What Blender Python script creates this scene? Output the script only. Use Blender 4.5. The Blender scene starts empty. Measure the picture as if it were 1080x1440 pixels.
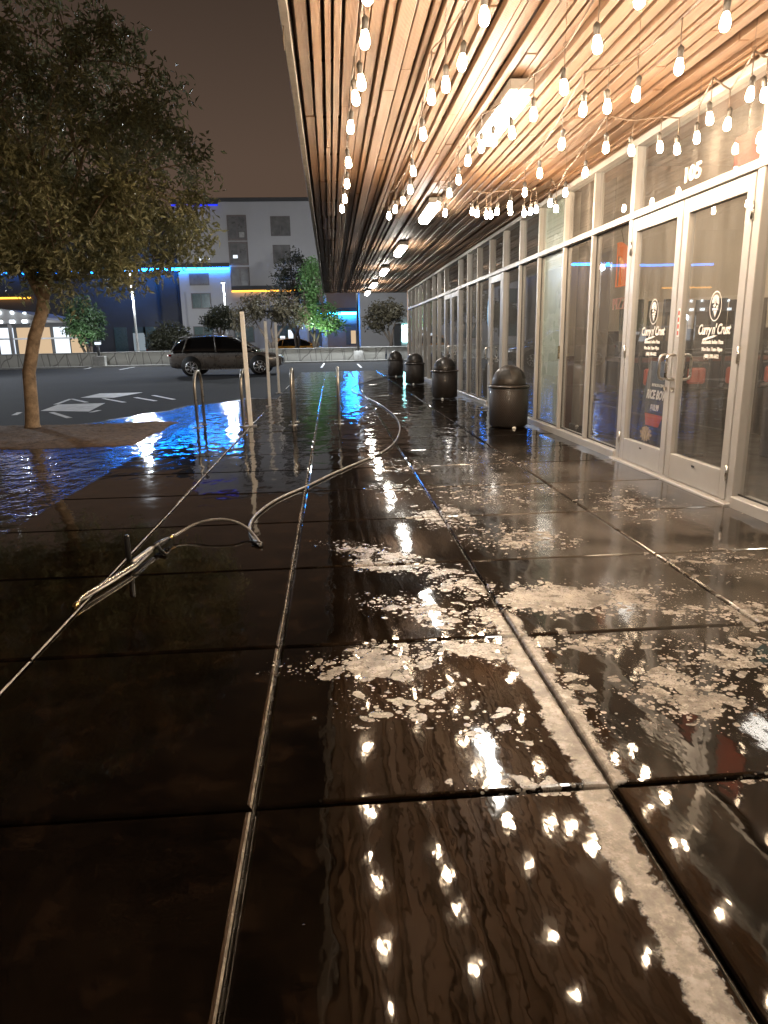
import bpy, math, random
from math import radians as R, sin, cos, pi, sqrt
from mathutils import Vector, Matrix
random.seed(7)
scn = bpy.context.scene
col = scn.collection
H = 1.2
CF = Vector((0.06738683, 0.96846097, -0.23987988))
CR = Vector((0.99705855, -0.07416528, -0.01933286))
CU = Vector((0.03651388, 0.2378715, 0.97061006))
FPX = 978.8

def at(u, v, ax, val):
    """world point where the sight line through photo pixel (u, v) meets the plane axis = val"""
    d = CF + CR * ((u - 540) / FPX) + CU * ((720 - v) / FPX)
    o = Vector((0, 0, H))
    return o + d * ((val - o[ax]) / d[ax])

# ------------------------------------------------------------------ materials
class NT:
    def __init__(s, name):
        s.m = bpy.data.materials.new(name); s.m.use_nodes = True
        s.t = s.m.node_tree; s.t.nodes.clear()
        s.out = s.t.nodes.new('ShaderNodeOutputMaterial')
    def n(s, typ, **kw):
        nd = s.t.nodes.new('ShaderNode' + typ)
        for k, v in kw.items():
            if k in ('ins',):
                for i, x in v.items(): s.set(nd, i, x)
            else: setattr(nd, k, v)
        return nd
    def set(s, nd, i, x):
        sock = nd.inputs[i]
        if isinstance(x, bpy.types.NodeSocket): s.t.links.new(x, sock)
        elif isinstance(x, bpy.types.Node): s.t.links.new(x.outputs[0], sock)
        else: sock.default_value = x
    def math(s, op, a, b=0.0, c=None, clamp=False):
        nd = s.n('Math', operation=op); nd.use_clamp = clamp
        s.set(nd, 0, a); s.set(nd, 1, b)
        if c is not None: s.set(nd, 2, c)
        return nd.outputs[0]
    def mix(s, f, a, b):
        nd = s.n('Mix', data_type='RGBA'); s.set(nd, 0, f); s.set(nd, 6, a); s.set(nd, 7, b)
        return nd.outputs[2]
    def mixf(s, f, a, b):
        nd = s.n('Mix', data_type='FLOAT'); s.set(nd, 0, f); s.set(nd, 2, a); s.set(nd, 3, b)
        return nd.outputs[0]
    def ramp(s, f, lo, hi, a=0.0, b=1.0, smooth=True):
        nd = s.n('MapRange', interpolation_type='SMOOTHSTEP' if smooth else 'LINEAR')
        s.set(nd, 0, f); s.set(nd, 1, lo); s.set(nd, 2, hi); s.set(nd, 3, a); s.set(nd, 4, b)
        return nd.outputs[0]
    def coord(s, kind='Object'):
        return s.n('TexCoord').outputs[kind]
    def mapping(s, vec, scale=(1, 1, 1), loc=(0, 0, 0), rot=(0, 0, 0), typ='POINT'):
        nd = s.n('Mapping', vector_type=typ); s.set(nd, 0, vec)
        nd.inputs[1].default_value = loc; nd.inputs[2].default_value = rot; nd.inputs[3].default_value = scale
        return nd.outputs[0]
    def noise(s, vec, scale, detail=3, rough=.5, out=0):
        nd = s.n('TexNoise'); s.set(nd, 0, vec); s.set(nd, 'Scale', scale); s.set(nd, 'Detail', detail); s.set(nd, 'Roughness', rough)
        return nd.outputs[out]
    def voro(s, vec, scale, feat='F1', rnd=1.0):
        nd = s.n('TexVoronoi', feature=feat); s.set(nd, 0, vec); s.set(nd, 'Scale', scale); s.set(nd, 'Randomness', rnd)
        return nd.outputs['Distance']
    def bump(s, h, strength=.5, dist=.01, normal=None):
        nd = s.n('Bump'); s.set(nd, 'Height', h); s.set(nd, 'Strength', strength); s.set(nd, 'Distance', dist)
        if normal is not None: s.set(nd, 'Normal', normal)
        return nd.outputs[0]
    def bsdf(s, **kw):
        nd = s.n('BsdfPrincipled')
        for k, v in kw.items(): s.set(nd, k.replace('_', ' '), v)
        return nd
    def done(s, sh):
        s.t.links.new(sh.outputs[0] if isinstance(sh, bpy.types.Node) else sh, s.out.inputs[0]); return s.m

def c4(c): return (c[0], c[1], c[2], 1)

def plain(name, color, rough=.5, metal=0.0, var=.18, scale=6, bump=.0, bscale=60, coat=0, obj_rand=0.0, spec=.5):
    b = NT(name); co = b.coord()
    nz = b.noise(co, scale, 5, .6)
    f = b.ramp(nz, .3, .7, 1 - var, 1 + var, False)
    if obj_rand:
        rr = b.n('ObjectInfo').outputs['Random']
        f = b.math('MULTIPLY', f, b.ramp(rr, 0, 1, 1 - obj_rand, 1 + obj_rand, False))
    v = b.n('VectorMath', operation='SCALE'); v.inputs[0].default_value = color; b.set(v, 'Scale', f)
    p = b.bsdf(Base_Color=v.outputs[0], Roughness=b.ramp(b.noise(co, scale * 2.3, 3), .3, .7, max(rough - .1, .02), min(rough + .1, 1), False), Metallic=metal)
    p.inputs['Specular IOR Level'].default_value = spec
    if coat: p.inputs['Coat Weight'].default_value = coat; p.inputs['Coat Roughness'].default_value = .05
    if bump: b.set(p, 'Normal', b.bump(b.noise(co, bscale, 4), bump, .01))
    return b.done(p)

def emit(name, color, strength):
    b = NT(name)
    e = b.n('Emission'); e.inputs[0].default_value = c4(color); e.inputs[1].default_value = strength
    return b.done(e)

def glass_mat(name, tint=(.9, .92, .92), ior=1.5, boost=1.0, film=.048):
    b = NT(name)
    t = b.n('BsdfTransparent'); t.inputs[0].default_value = c4(tint)
    g = b.n('BsdfGlossy'); g.inputs[0].default_value = (1, 1, 1, 1)
    nz = b.noise(b.coord(), 1.3, 2)
    b.set(g, 'Roughness', b.ramp(b.noise(b.mapping(b.coord(), (3, 3, .8)), 2.0, 3), .45, .7, .004, .03))
    b.set(g, 'Normal', b.bump(nz, .02, .02))
    fr = b.n('Fresnel'); fr.inputs[0].default_value = ior
    dif = b.n('BsdfDiffuse'); dif.inputs[0].default_value = (.75, .72, .68, 1)
    haze_smear = b.noise(b.mapping(b.coord(), (1, 7, .5)), 1.5, 5, .65)
    tm = b.n('MixShader'); b.set(tm, 0, b.ramp(haze_smear, .3, .75, film * .5, film * 1.8)); b.set(tm, 1, t); b.set(tm, 2, dif); t = tm  # pale haze mixed into the glass as a thin streaky diffuse film
    m = b.n('MixShader'); front = b.math('SUBTRACT', 1.0, b.n('NewGeometry').outputs['Backfacing'])
    b.set(m, 0, b.math('MULTIPLY', b.math('MULTIPLY', fr, boost, clamp=True), front)); b.set(m, 1, t); b.set(m, 2, g)
    return b.done(m)

M = {}
M['alu'] = plain('painted_aluminium', (.36, .35, .335), .38, .0, .06, 3)
M['alu_dark'] = plain('gasket_rubber', (.03, .03, .03), .6)
M['steel'] = plain('brushed_steel', (.62, .6, .57), .3, 1, .08, 8)
M['galv'] = plain('galvanised_steel', (.42, .40, .37), .36, .85, .2, 14)
M['white_post'] = plain('white_painted_post', (.80, .78, .74), .45, 0, .1, 9, .1)
M['fascia'] = plain('fascia_metal', (.16, .14, .12), .5, .2, .15)
M['deck'] = plain('canopy_deck_board', (.25, .155, .098), .75, 0, .25, 3, .3, 30)
M['wire'] = plain('brown_wire', (.12, .085, .06), .5)
M['socket'] = plain('socket_plastic', (.05, .045, .04), .45)
M['bulb'] = emit('warm_filament_bulb', (1, .735, .48), 190)
M['tube'] = emit('cool_tube_diffuser', (1, .93, .82), 76)
M['housing'] = plain('fixture_housing', (.22, .21, .20), .4)
M['can'] = plain('bronze_powder_coat', (.024, .018, .014), .42, .1, .2, 20, .2, 200, coat=.2)
M['can_hole'] = plain('bin_dark', (.006, .005, .004), .7)
M['hose'] = plain('grey_hose_rubber', (.20, .19, .175), .4, 0, .3, 24, .2, 90, coat=.3)
M['lance'] = plain('wet_lance_steel', (.55, .52, .46), .22, 1, .1, 30)
M['black_plastic'] = plain('black_plastic', (.012, .012, .012), .3)
M['brass'] = plain('brass', (.55, .38, .16), .25, 1)
M['stucco_far'] = plain('pale_stucco', (.47, .45, .44), .85, 0, .05, .4, .1, 20)
M['stucco_grey'] = plain('grey_stucco', (.075, .072, .070), .85, 0, .08, .4)
M['stucco_brown'] = plain('brown_stucco', (.26, .17, .12), .85, 0, .1, .5)
M['stucco_navy'] = plain('navy_panel', (.035, .034, .036), .6, 0, .1, .5)
M['panel_brown'] = plain('window_panel', (.19, .15, .13), .6)
M['frame_dark'] = plain('dark_window_frame', (.06, .06, .06), .5)
M['led_blue'] = emit('blue_led', (.008, .22, 1.0), 36)
M['led_blue_soft'] = emit('soft_blue_led', (.008, .2, 1.0), 9)
M['led_blue_near'] = emit('bright_blue_led', (.008, .24, 1.0), 150)
M['led_blue_dim'] = emit('dim_blue_led', (.02, .04, 1.0), 1.0)
M['led_orange'] = emit('amber_led', (1.0, .42, .04), 3.2)
M['lamp_white'] = emit('lamp_head', (.92, .97, 1.0), 10)
M['lit_window'] = emit('lit_window', (.8, .9, 1.0), 1.0)
M['warm_window'] = emit('warm_lit_window', (1.0, .72, .45), .5)
M['cyan_lit'] = emit('lit_doorway', (.35, .95, .95), 14)
M['canopy_glow'] = emit('canopy_soffit_lamp', (.8, .92, 1.0), 6)
M['car_paint'] = plain('dark_grey_car_paint', (.23, .215, .20), .3, .3, .04, 3, coat=1)
M['car_glass'] = plain('dark_car_glass', (.006, .006, .006), .05, 0, .05, spec=.8)
M['tyre'] = plain('tyre_rubber', (.012, .012, .012), .7)
M['rim'] = plain('alloy_rim', (.5, .5, .5), .3, .9)
M['arch'] = plain('black_arch', (.008, .008, .008), .6)
M['headlight'] = plain('headlight_lens', (.75, .77, .8), .1, .3, spec=.9)
M['tail'] = emit('lit_tail_lamp', (1, .93, .9), 3.2)
M['red_lens'] = plain('red_lens', (.25, .01, .01), .15)
M['bark'] = plain('light_bark', (.40, .29, .19), .85, 0, .45, 9, 1.0, 34)
M['bark_dark'] = plain('dark_bark', (.10, .075, .055), .9, 0, .3, 5, .5, 15)
M['mulch'] = plain('planting_mulch', (.16, .10, .06), .95, 0, .45, 14, 1.0, 40)
M['paint'] = plain('road_paint', (.72, .72, .72), .6, 0, .25, 5, .2, 60)
M['int_wall'] = plain('beige_interior_wall', (.55, .47, .38), .8, 0, .06, 1)
M['int_wains'] = plain('maroon_wainscot', (.13, .045, .03), .5, 0, .2, 3)
M['int_ceiling'] = plain('interior_ceiling', (.5, .45, .4), .9)
M['int_floor'] = plain('interior_floor', (.05, .045, .04), .4, 0, .3, 2)
M['int_dark'] = plain('dark_tenant_wall', (.16, .14, .125), .8, 0, .12, .8)
M['chair_black'] = plain('black_chair_frame', (.02, .016, .014), .4)
M['seat_red'] = plain('red_vinyl_seat', (.62, .10, .05), .4)
M['seat_dull_red'] = plain('dull_red_vinyl', (.40, .07, .04), .45)
M['booth'] = plain('dark_booth_vinyl', (.03, .024, .026), .4)
M['table'] = plain('dark_table_top', (.05, .035, .028), .35)
M['poster'] = plain('black_poster', (.02, .019, .022), .35)
M['poster_red'] = plain('red_bowl', (.5, .07, .04), .5)
M['poster_tan'] = plain('rice_and_curry', (.5, .36, .2), .6, 0, .6, 25)
M['white_vinyl'] = plain('white_vinyl', (.85, .83, .8), .5, 0, .04)
M['neon_orange'] = emit('orange_neon', (1.0, .20, .03), .55)
M['neon_pale'] = emit('dim_pink_neon', (1.0, .42, .28), .30)
M['teal_sign'] = emit('teal_sign', (.45, .95, .8), .5)
M['sign_white'] = emit('open_sign_white', (.85, 1.0, 1.0), 1.2)
M['sign_blue'] = emit('open_sign_blue', (.08, .45, .9), 1.0)
M['sign_red'] = emit('open_sign_red', (1.0, .1, .1), 1.4)
M['down'] = emit('downlight', (1.0, .86, .66), 400)
M['glass'] = glass_mat('storefront_glass', (.93, .935, .93), 1.52, 1.2)
M['glass_far'] = plain('curtained_far_glass', (.13, .12, .11), .35, var=.4, scale=1.2)
M['frame_far'] = plain('bronze_window_frame', (.15, .13, .12), .5)
M['glass_green'] = plain('greenish_far_glass', (.09, .13, .12), .15, spec=.6)
M['frost'] = plain('frosted_pale_green_film', (.46, .55, .48), .25, 0, .06, .8, coat=.6)
M['taxi'] = plain('orange_car_paint', (.6, .25, .03), .35)
M['cone_white'] = plain('white_cap', (.8, .78, .72), .5)

def leaf_mat(name, c, trans=.35):
    b = NT(name)
    nz = b.noise(b.coord(), 1.6, 3); n2 = b.noise(b.coord(), 38, 1)
    f = b.math('MULTIPLY', b.ramp(nz, .3, .7, .65, 1.3, False), b.ramp(n2, .3, .7, .6, 1.4, False))
    v = b.n('VectorMath', operation='SCALE'); v.inputs[0].default_value = c; b.set(v, 'Scale', f)
    p = b.bsdf(Base_Color=v.outputs[0], Roughness=.42)
    t = b.n('BsdfTranslucent'); b.set(t, 0, v.outputs[0])
    m = b.n('MixShader'); m.inputs[0].default_value = trans; b.set(m, 1, p); b.set(m, 2, t)
    return b.done(m)
M['leaf'] = leaf_mat('olive_leaves', (.285, .275, .14))
M['leaf_dark'] = leaf_mat('dark_leaves', (.055, .055, .032))
M['leaf_green'] = leaf_mat('green_leaves', (.10, .19, .06))
M['leaf_dim_green'] = leaf_mat('dim_green_leaves', (.06, .10, .045))
M['leaf_brown'] = leaf_mat('brownish_leaves', (.12, .10, .06))

def slat_mat():
    b = NT('pine_slat'); co = b.coord()
    rr = b.n('ObjectInfo').outputs['Random']
    off = b.n('CombineXYZ'); b.set(off, 0, b.math('MULTIPLY', rr, 37.0)); b.set(off, 1, b.math('MULTIPLY', rr, 91.0))
    vv = b.n('VectorMath', operation='ADD'); b.set(vv, 0, co); b.set(vv, 1, off)
    g = b.noise(b.mapping(vv.outputs[0], (26, .55, 26)), 2.0, 5, .6)
    knots = b.ramp(b.voro(b.mapping(vv.outputs[0], (6, 1.2, 6)), 1.3), .03, .10, 1, 0)
    c = b.mix(b.ramp(g, .3, .7), c4((.16, .086, .045)), c4((.28, .162, .090)))
    c = b.mix(b.ramp(rr, 0, 1, 0, .5, False), c, c4((.15, .092, .058)))
    c = b.mix(b.math('MULTIPLY', knots, .7), c, c4((.16, .08, .04)))
    boards = b.n('TexBrick'); boards.offset = .37
    # reeded underside: fine ribs along the board
    rib = b.n('TexWave', wave_type='BANDS', bands_direction='X'); b.set(rib, 0, co); rib.inputs['Scale'].default_value = 42
    ribz = b.n('TexWave', wave_type='BANDS', bands_direction='Z'); b.set(ribz, 0, co); ribz.inputs['Scale'].default_value = 42
    hgt = b.math('ADD', b.math('ADD', rib.outputs['Fac'], ribz.outputs['Fac']), b.math('MULTIPLY', g, 1.4))
    p = b.bsdf(Base_Color=c, Roughness=.5, Normal=b.bump(hgt, .35, .004))
    b.t.nodes.remove(boards)
    return b.done(p)
M['slat'] = slat_mat()

def pave_mat():
    b = NT('wet_broom_finished_concrete'); co = b.coord()
    warp = b.noise(co, 2.2, 4, .6, out=1)
    wv = b.n('VectorMath', operation='MULTIPLY_ADD'); b.set(wv, 0, warp); wv.inputs[1].default_value = (.34, .34, 0); b.set(wv, 2, co)
    sub = b.n('VectorMath', operation='SUBTRACT'); b.set(sub, 0, wv.outputs[0]); sub.inputs[1].default_value = (.17, .17, 0)
    P = sub.outputs[0]
    # where the soapy foam lies: x, y, half-length x, half-length y, turn, strength
    spots = [(1.25, 5.4, .7, .8, .4, .62), (.7, 6.7, .5, .8, 0, .55), (2.2, 4.9, .6, .9, 0, .55), (2.1, 3.4, .6, .5, 0, .66), (1.6, 6.8, .7, .9, 0, .5), (.62, 2.5, .34, .18, 0, 1.0), (1.75, 2.05, .40, .40, 0, .80), (1.85, 2.75, .6, .25, .1, .78), (.50, 1.66, .30, .07, 0, .9), (1.25, 1.66, .5, .07, 0, .95), (.80, 2.2, .12, .5, .1, .8), (.12, 2.46, .50, .24, 0, .85),
             (.20, 2.15, .40, .28, .3, .62), (.45, 1.98, .25, .25, 0, .60), (.35, 2.95, .48, .22, -.75, .85), (.60, 2.88, .22, .26, 0, .95), (.25, 3.75, .70, .26, -.9, .95),
             (.56, 3.35, .22, .55, .3, .95), (.98, 3.05, .44, .28, .1, 1.15), (1.35, 3.0, .50, .34, 0, .72), (1.20, 2.10, .36, .34, .2, .80), (1.50, 2.35, .45, .26, 0, .80),
             (.75, 4.6, .34, .55, .2, .85), (1.1, 4.1, .5, .5, 0, .70), (.95, 2.55, .55, .16, 0, .75), 
             (.55, 5.6, .55, .5, 0, .55)]
    field = None
    for (x, y, rx, ry, rot, s) in spots:
        v = b.mapping(P, (rx, ry, 1), (x, y, 0), (0, 0, rot), 'TEXTURE')
        ln = b.n('VectorMath', operation='LENGTH'); b.set(ln, 0, v)
        e = b.ramp(ln.outputs['Value'], 0.15, 1.25, s, 0)
        field = e if field is None else b.math('MAXIMUM', field, e)
    big = b.noise(co, 1.1, 3)
    field = b.math('MULTIPLY', field, b.ramp(big, .32, .66, .62, 1.08, False))
    frac = b.noise(co, 15, 9, .72)
    fr2 = b.noise(P, 5.5, 4, .6)
    rag = b.math('ADD', b.math('MULTIPLY', b.math('SUBTRACT', frac, .5), 1.5), b.math('MULTIPLY', b.math('SUBTRACT', fr2, .5), 1.1))
    v1 = b.voro(P, 12.0, 'F1', 1); v2 = b.voro(co, 27, 'F1', 1); v3 = b.voro(co, 62, 'F1', 1)
    dense = b.ramp(b.math('ADD', field, rag), .84, .92)
    jit = b.math('MULTIPLY', b.math('SUBTRACT', frac, .5), .30)
    def dots(v, k, off): return b.ramp(b.math('SUBTRACT', b.math('MULTIPLY', b.math('ADD', field, b.math('MULTIPLY', b.math('SUBTRACT', fr2, .5), .9)), k), b.math('ADD', b.math('ADD', v, jit), off)), .0, .05)
    foam = b.math('MAXIMUM', dense, b.math('MAXIMUM', b.math('MULTIPLY', dots(v1, .80, .06), .85), b.math('MAXIMUM', dots(v2, .74, .08), dots(v3, .70, .10))))
    # the foam is thin and grainy: pin holes everywhere, thicker in the middle of each raft
    # pale strip of drained suds hugging the long joint
    sx0 = b.n('SeparateXYZ'); b.set(sx0, 0, co)
    dx = b.math('ADD', b.math('SUBTRACT', sx0.outputs[0], .7285), b.math('ADD', b.math('MULTIPLY', b.math('SUBTRACT', frac, .5), .12), b.math('MULTIPLY', b.math('SUBTRACT', fr2, .5), .11)))
    wl = b.ramp(sx0.outputs[1], 1.60, 1.66, .115, .085); wr = b.ramp(sx0.outputs[1], 1.60, 1.66, -.02, .055)
    strip = b.math('MULTIPLY', b.ramp(b.math('ADD', dx, wl), .0, .012), b.ramp(b.math('SUBTRACT', wr, dx), .0, .012))
    strip = b.math('MULTIPLY', strip, b.ramp(b.math('ADD', sx0.outputs[1], b.math('MULTIPLY', fr2, .6)), 3.0, 3.3, 1, 0))
    pits = b.ramp(b.math('ADD', b.voro(co, 105, 'F1', 1), b.math('MULTIPLY', b.math('SUBTRACT', b.noise(co, 34, 4, .7), .5), .9)), .12, .36, .40, 1)
    thick = b.ramp(b.noise(co, 7, 5, .7), .3, .65, .38, .95)
    foam = b.math('MULTIPLY', b.math('MULTIPLY', foam, pits), thick)
    foam = b.math('MAXIMUM', foam, b.math('MULTIPLY', strip, b.ramp(frac, .32, .68, .45, .88)))
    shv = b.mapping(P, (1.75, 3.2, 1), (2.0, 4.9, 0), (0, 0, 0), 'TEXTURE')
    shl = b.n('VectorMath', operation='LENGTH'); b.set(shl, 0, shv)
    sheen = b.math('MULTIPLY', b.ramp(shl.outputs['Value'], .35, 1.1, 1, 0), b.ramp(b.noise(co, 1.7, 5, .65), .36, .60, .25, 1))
    # bare concrete under the water film
    g1 = b.noise(co, 3.0, 6, .65); g2 = b.noise(co, 70, 3, .6)
    base = b.mix(b.ramp(g1, .3, .7), c4((.0016, .0010, .0006)), c4((.0065, .004, .0022)))
    base = b.mix(b.ramp(g2, .58, .82, 0, .3), base, c4((.03, .022, .014)))
    fo = b.mix(b.ramp(b.noise(co, 9, 5, .7), .3, .75), c4((.22, .19, .155)), c4((.50, .44, .375)))
    base = b.mix(b.math('MULTIPLY', sheen, .75), base, c4((.115, .097, .080)))  # silvery reflected sheen also painted into the base colour
    stain = b.ramp(b.noise(co, 6.5, 6, .7), .50, .72)
    base = b.mix(b.math('MULTIPLY', stain, .55), base, c4((.020, .011, .006)))
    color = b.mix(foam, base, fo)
    # water ripples: long lazy swell + small drainage ripple
    r1 = b.noise(b.mapping(co, (1.4, .8, 1)), 3.4, 2, .45)
    r2 = b.noise(b.mapping(co, (1.2, .7, 1)), 19, 2.2, .5)
    calm = b.ramp(b.noise(co, .55, 2), .38, .62, .25, 1.0)
    sxy = b.n('SeparateXYZ'); b.set(sxy, 0, co)
    flow = b.ramp(sxy.outputs[1], 4.5, 13, 1.0, 5.5)
    rr = b.math('MULTIPLY', b.math('ADD', b.math('MULTIPLY', r1, .85), b.math('MULTIPLY', b.math('MULTIPLY', r2, .13), calm)), flow)
    damp = b.ramp(b.noise(co, 2.4, 5, .65), .50, .72)
    rough = b.mixf(damp, .038, .07)
    rough = b.mixf(b.ramp(g2, .66, .9), rough, .16)
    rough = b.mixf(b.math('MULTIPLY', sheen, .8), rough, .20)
    rough = b.mixf(foam, rough, .36)
    n1 = b.bump(rr, .5, .0065)
    grit = b.math('ADD', b.math('MULTIPLY', foam, .5), b.math('MULTIPLY', b.voro(co, 120), b.math('MULTIPLY', foam, .9)))
    n2 = b.bump(grit, .5, .0025, n1)
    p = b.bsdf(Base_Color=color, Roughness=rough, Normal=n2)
    p.inputs['IOR'].default_value = 1.45
    return b.done(p)
M['pave'] = pave_mat()
M['joint_glint'] = plain('tooled_edge_glint', (.17, .145, .115), .24, 0, .8, 12, .5, 60)  # drained bevel edge, made paler still with its silver highlight painted in
M['joint'] = plain('joint_bottom', (.015, .012, .009), .25)

def asphalt_mat():
    b = NT('asphalt'); co = b.coord()
    sx = b.n('SeparateXYZ'); b.set(sx, 0, co)
    reach = b.ramp(sx.outputs[0], -5.5, -2.0, 11.5, 17.5)
    wet = b.math('MULTIPLY', b.ramp(b.math('SUBTRACT', sx.outputs[1], reach), -2.2, 2.2, 1, 0), b.ramp(sx.outputs[0], -22, -9, 0, 1))
    wet = b.ramp(b.math('ADD', wet, b.math('MULTIPLY', b.math('SUBTRACT', b.noise(co, .55, 4, .6), .5), 1.1)), .42, .58)
    g = b.noise(co, 60, 4, .7); l = b.noise(co, .35, 4, .6)
    dry = b.mix(b.ramp(g, .35, .7), c4((.020, .020, .0215)), c4((.05, .05, .052)))
    dry = b.mix(b.ramp(l, .35, .7, 0, .6), dry, c4((.04, .04, .042)))
    c = b.mix(wet, dry, c4((.008, .0075, .007)))
    r = b.mixf(wet, .92, .06)
    rip = b.noise(b.mapping(co, (1, .7, 1)), 5.0, 3, .55)
    n1 = b.bump(rip, b.math('MULTIPLY', wet, .8), .03)
    n2 = b.bump(g, b.mixf(wet, .5, .05), .008, n1)
    p = b.bsdf(Base_Color=c, Roughness=r, Normal=n2); b.set(p, 'Specular IOR Level', b.mixf(wet, .12, .5))
    return b.done(p)
M['asphalt'] = asphalt_mat()

def boardform_mat():
    b = NT('grooved_concrete_wall'); co = b.coord()
    v = b.mapping(co, (1, 1, .34), rot=(0, .20, 0))
    d = b.noise(v, .7, 2, .5)
    sx = b.n('SeparateXYZ'); b.set(sx, 0, co)
    def lines(sc, tilt, off):
        t = b.math('ADD', b.math('MULTIPLY', sx.outputs[0], sc), b.math('MULTIPLY', sx.outputs[2], tilt))
        t = b.math('ADD', b.math('ADD', t, off), b.math('MULTIPLY', d, .8))
        return b.ramp(b.math('ABSOLUTE', b.math('SUBTRACT', b.math('FRACT', t), .5)), .012, .045)
    g = b.math('MULTIPLY', lines(1.35, .22, .0), b.math('MULTIPLY', lines(.63, -.55, .37), lines(1.0, .05, .2)))
    c = b.mix(b.noise(co, 2, 4), c4((.38, .37, .33)), c4((.52, .50, .45)))
    c = b.mix(g, c4((.25, .24, .215)), c)
    return b.done(b.bsdf(Base_Color=c, Roughness=.85, Normal=b.bump(g, .5, .03)))
M['wall_conc'] = boardform_mat()
M['kerb'] = plain('kerb_concrete', (.30, .29, .265), .6, 0, .2, 4, .3, 40)

def perforated():
    b = NT('perforated_bronze_steel'); co = b.coord()
    sx = b.n('SeparateXYZ'); b.set(sx, 0, co)
    a = b.math('MULTIPLY', b.math('ARCTAN2', sx.outputs[1], sx.outputs[0]), .29)
    u = b.math('MULTIPLY', a, 36); w = b.math('MULTIPLY', sx.outputs[2], 24)
    p1 = b.math('PINGPONG', b.math('ADD', u, w), .5); p2 = b.math('PINGPONG', b.math('SUBTRACT', u, w), .5)
    h = b.math('MULTIPLY', b.ramp(p1, .10, .2), b.ramp(p2, .10, .2))
    c = b.mix(h, c4((.040, .029, .022)), c4((.004, .003, .003)))
    return b.done(b.bsdf(Base_Color=c, Roughness=.5, Normal=b.bump(b.math('SUBTRACT', 1.0, h), .6, .006), Coat_Weight=.08))
M['perf'] = perforated()

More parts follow.
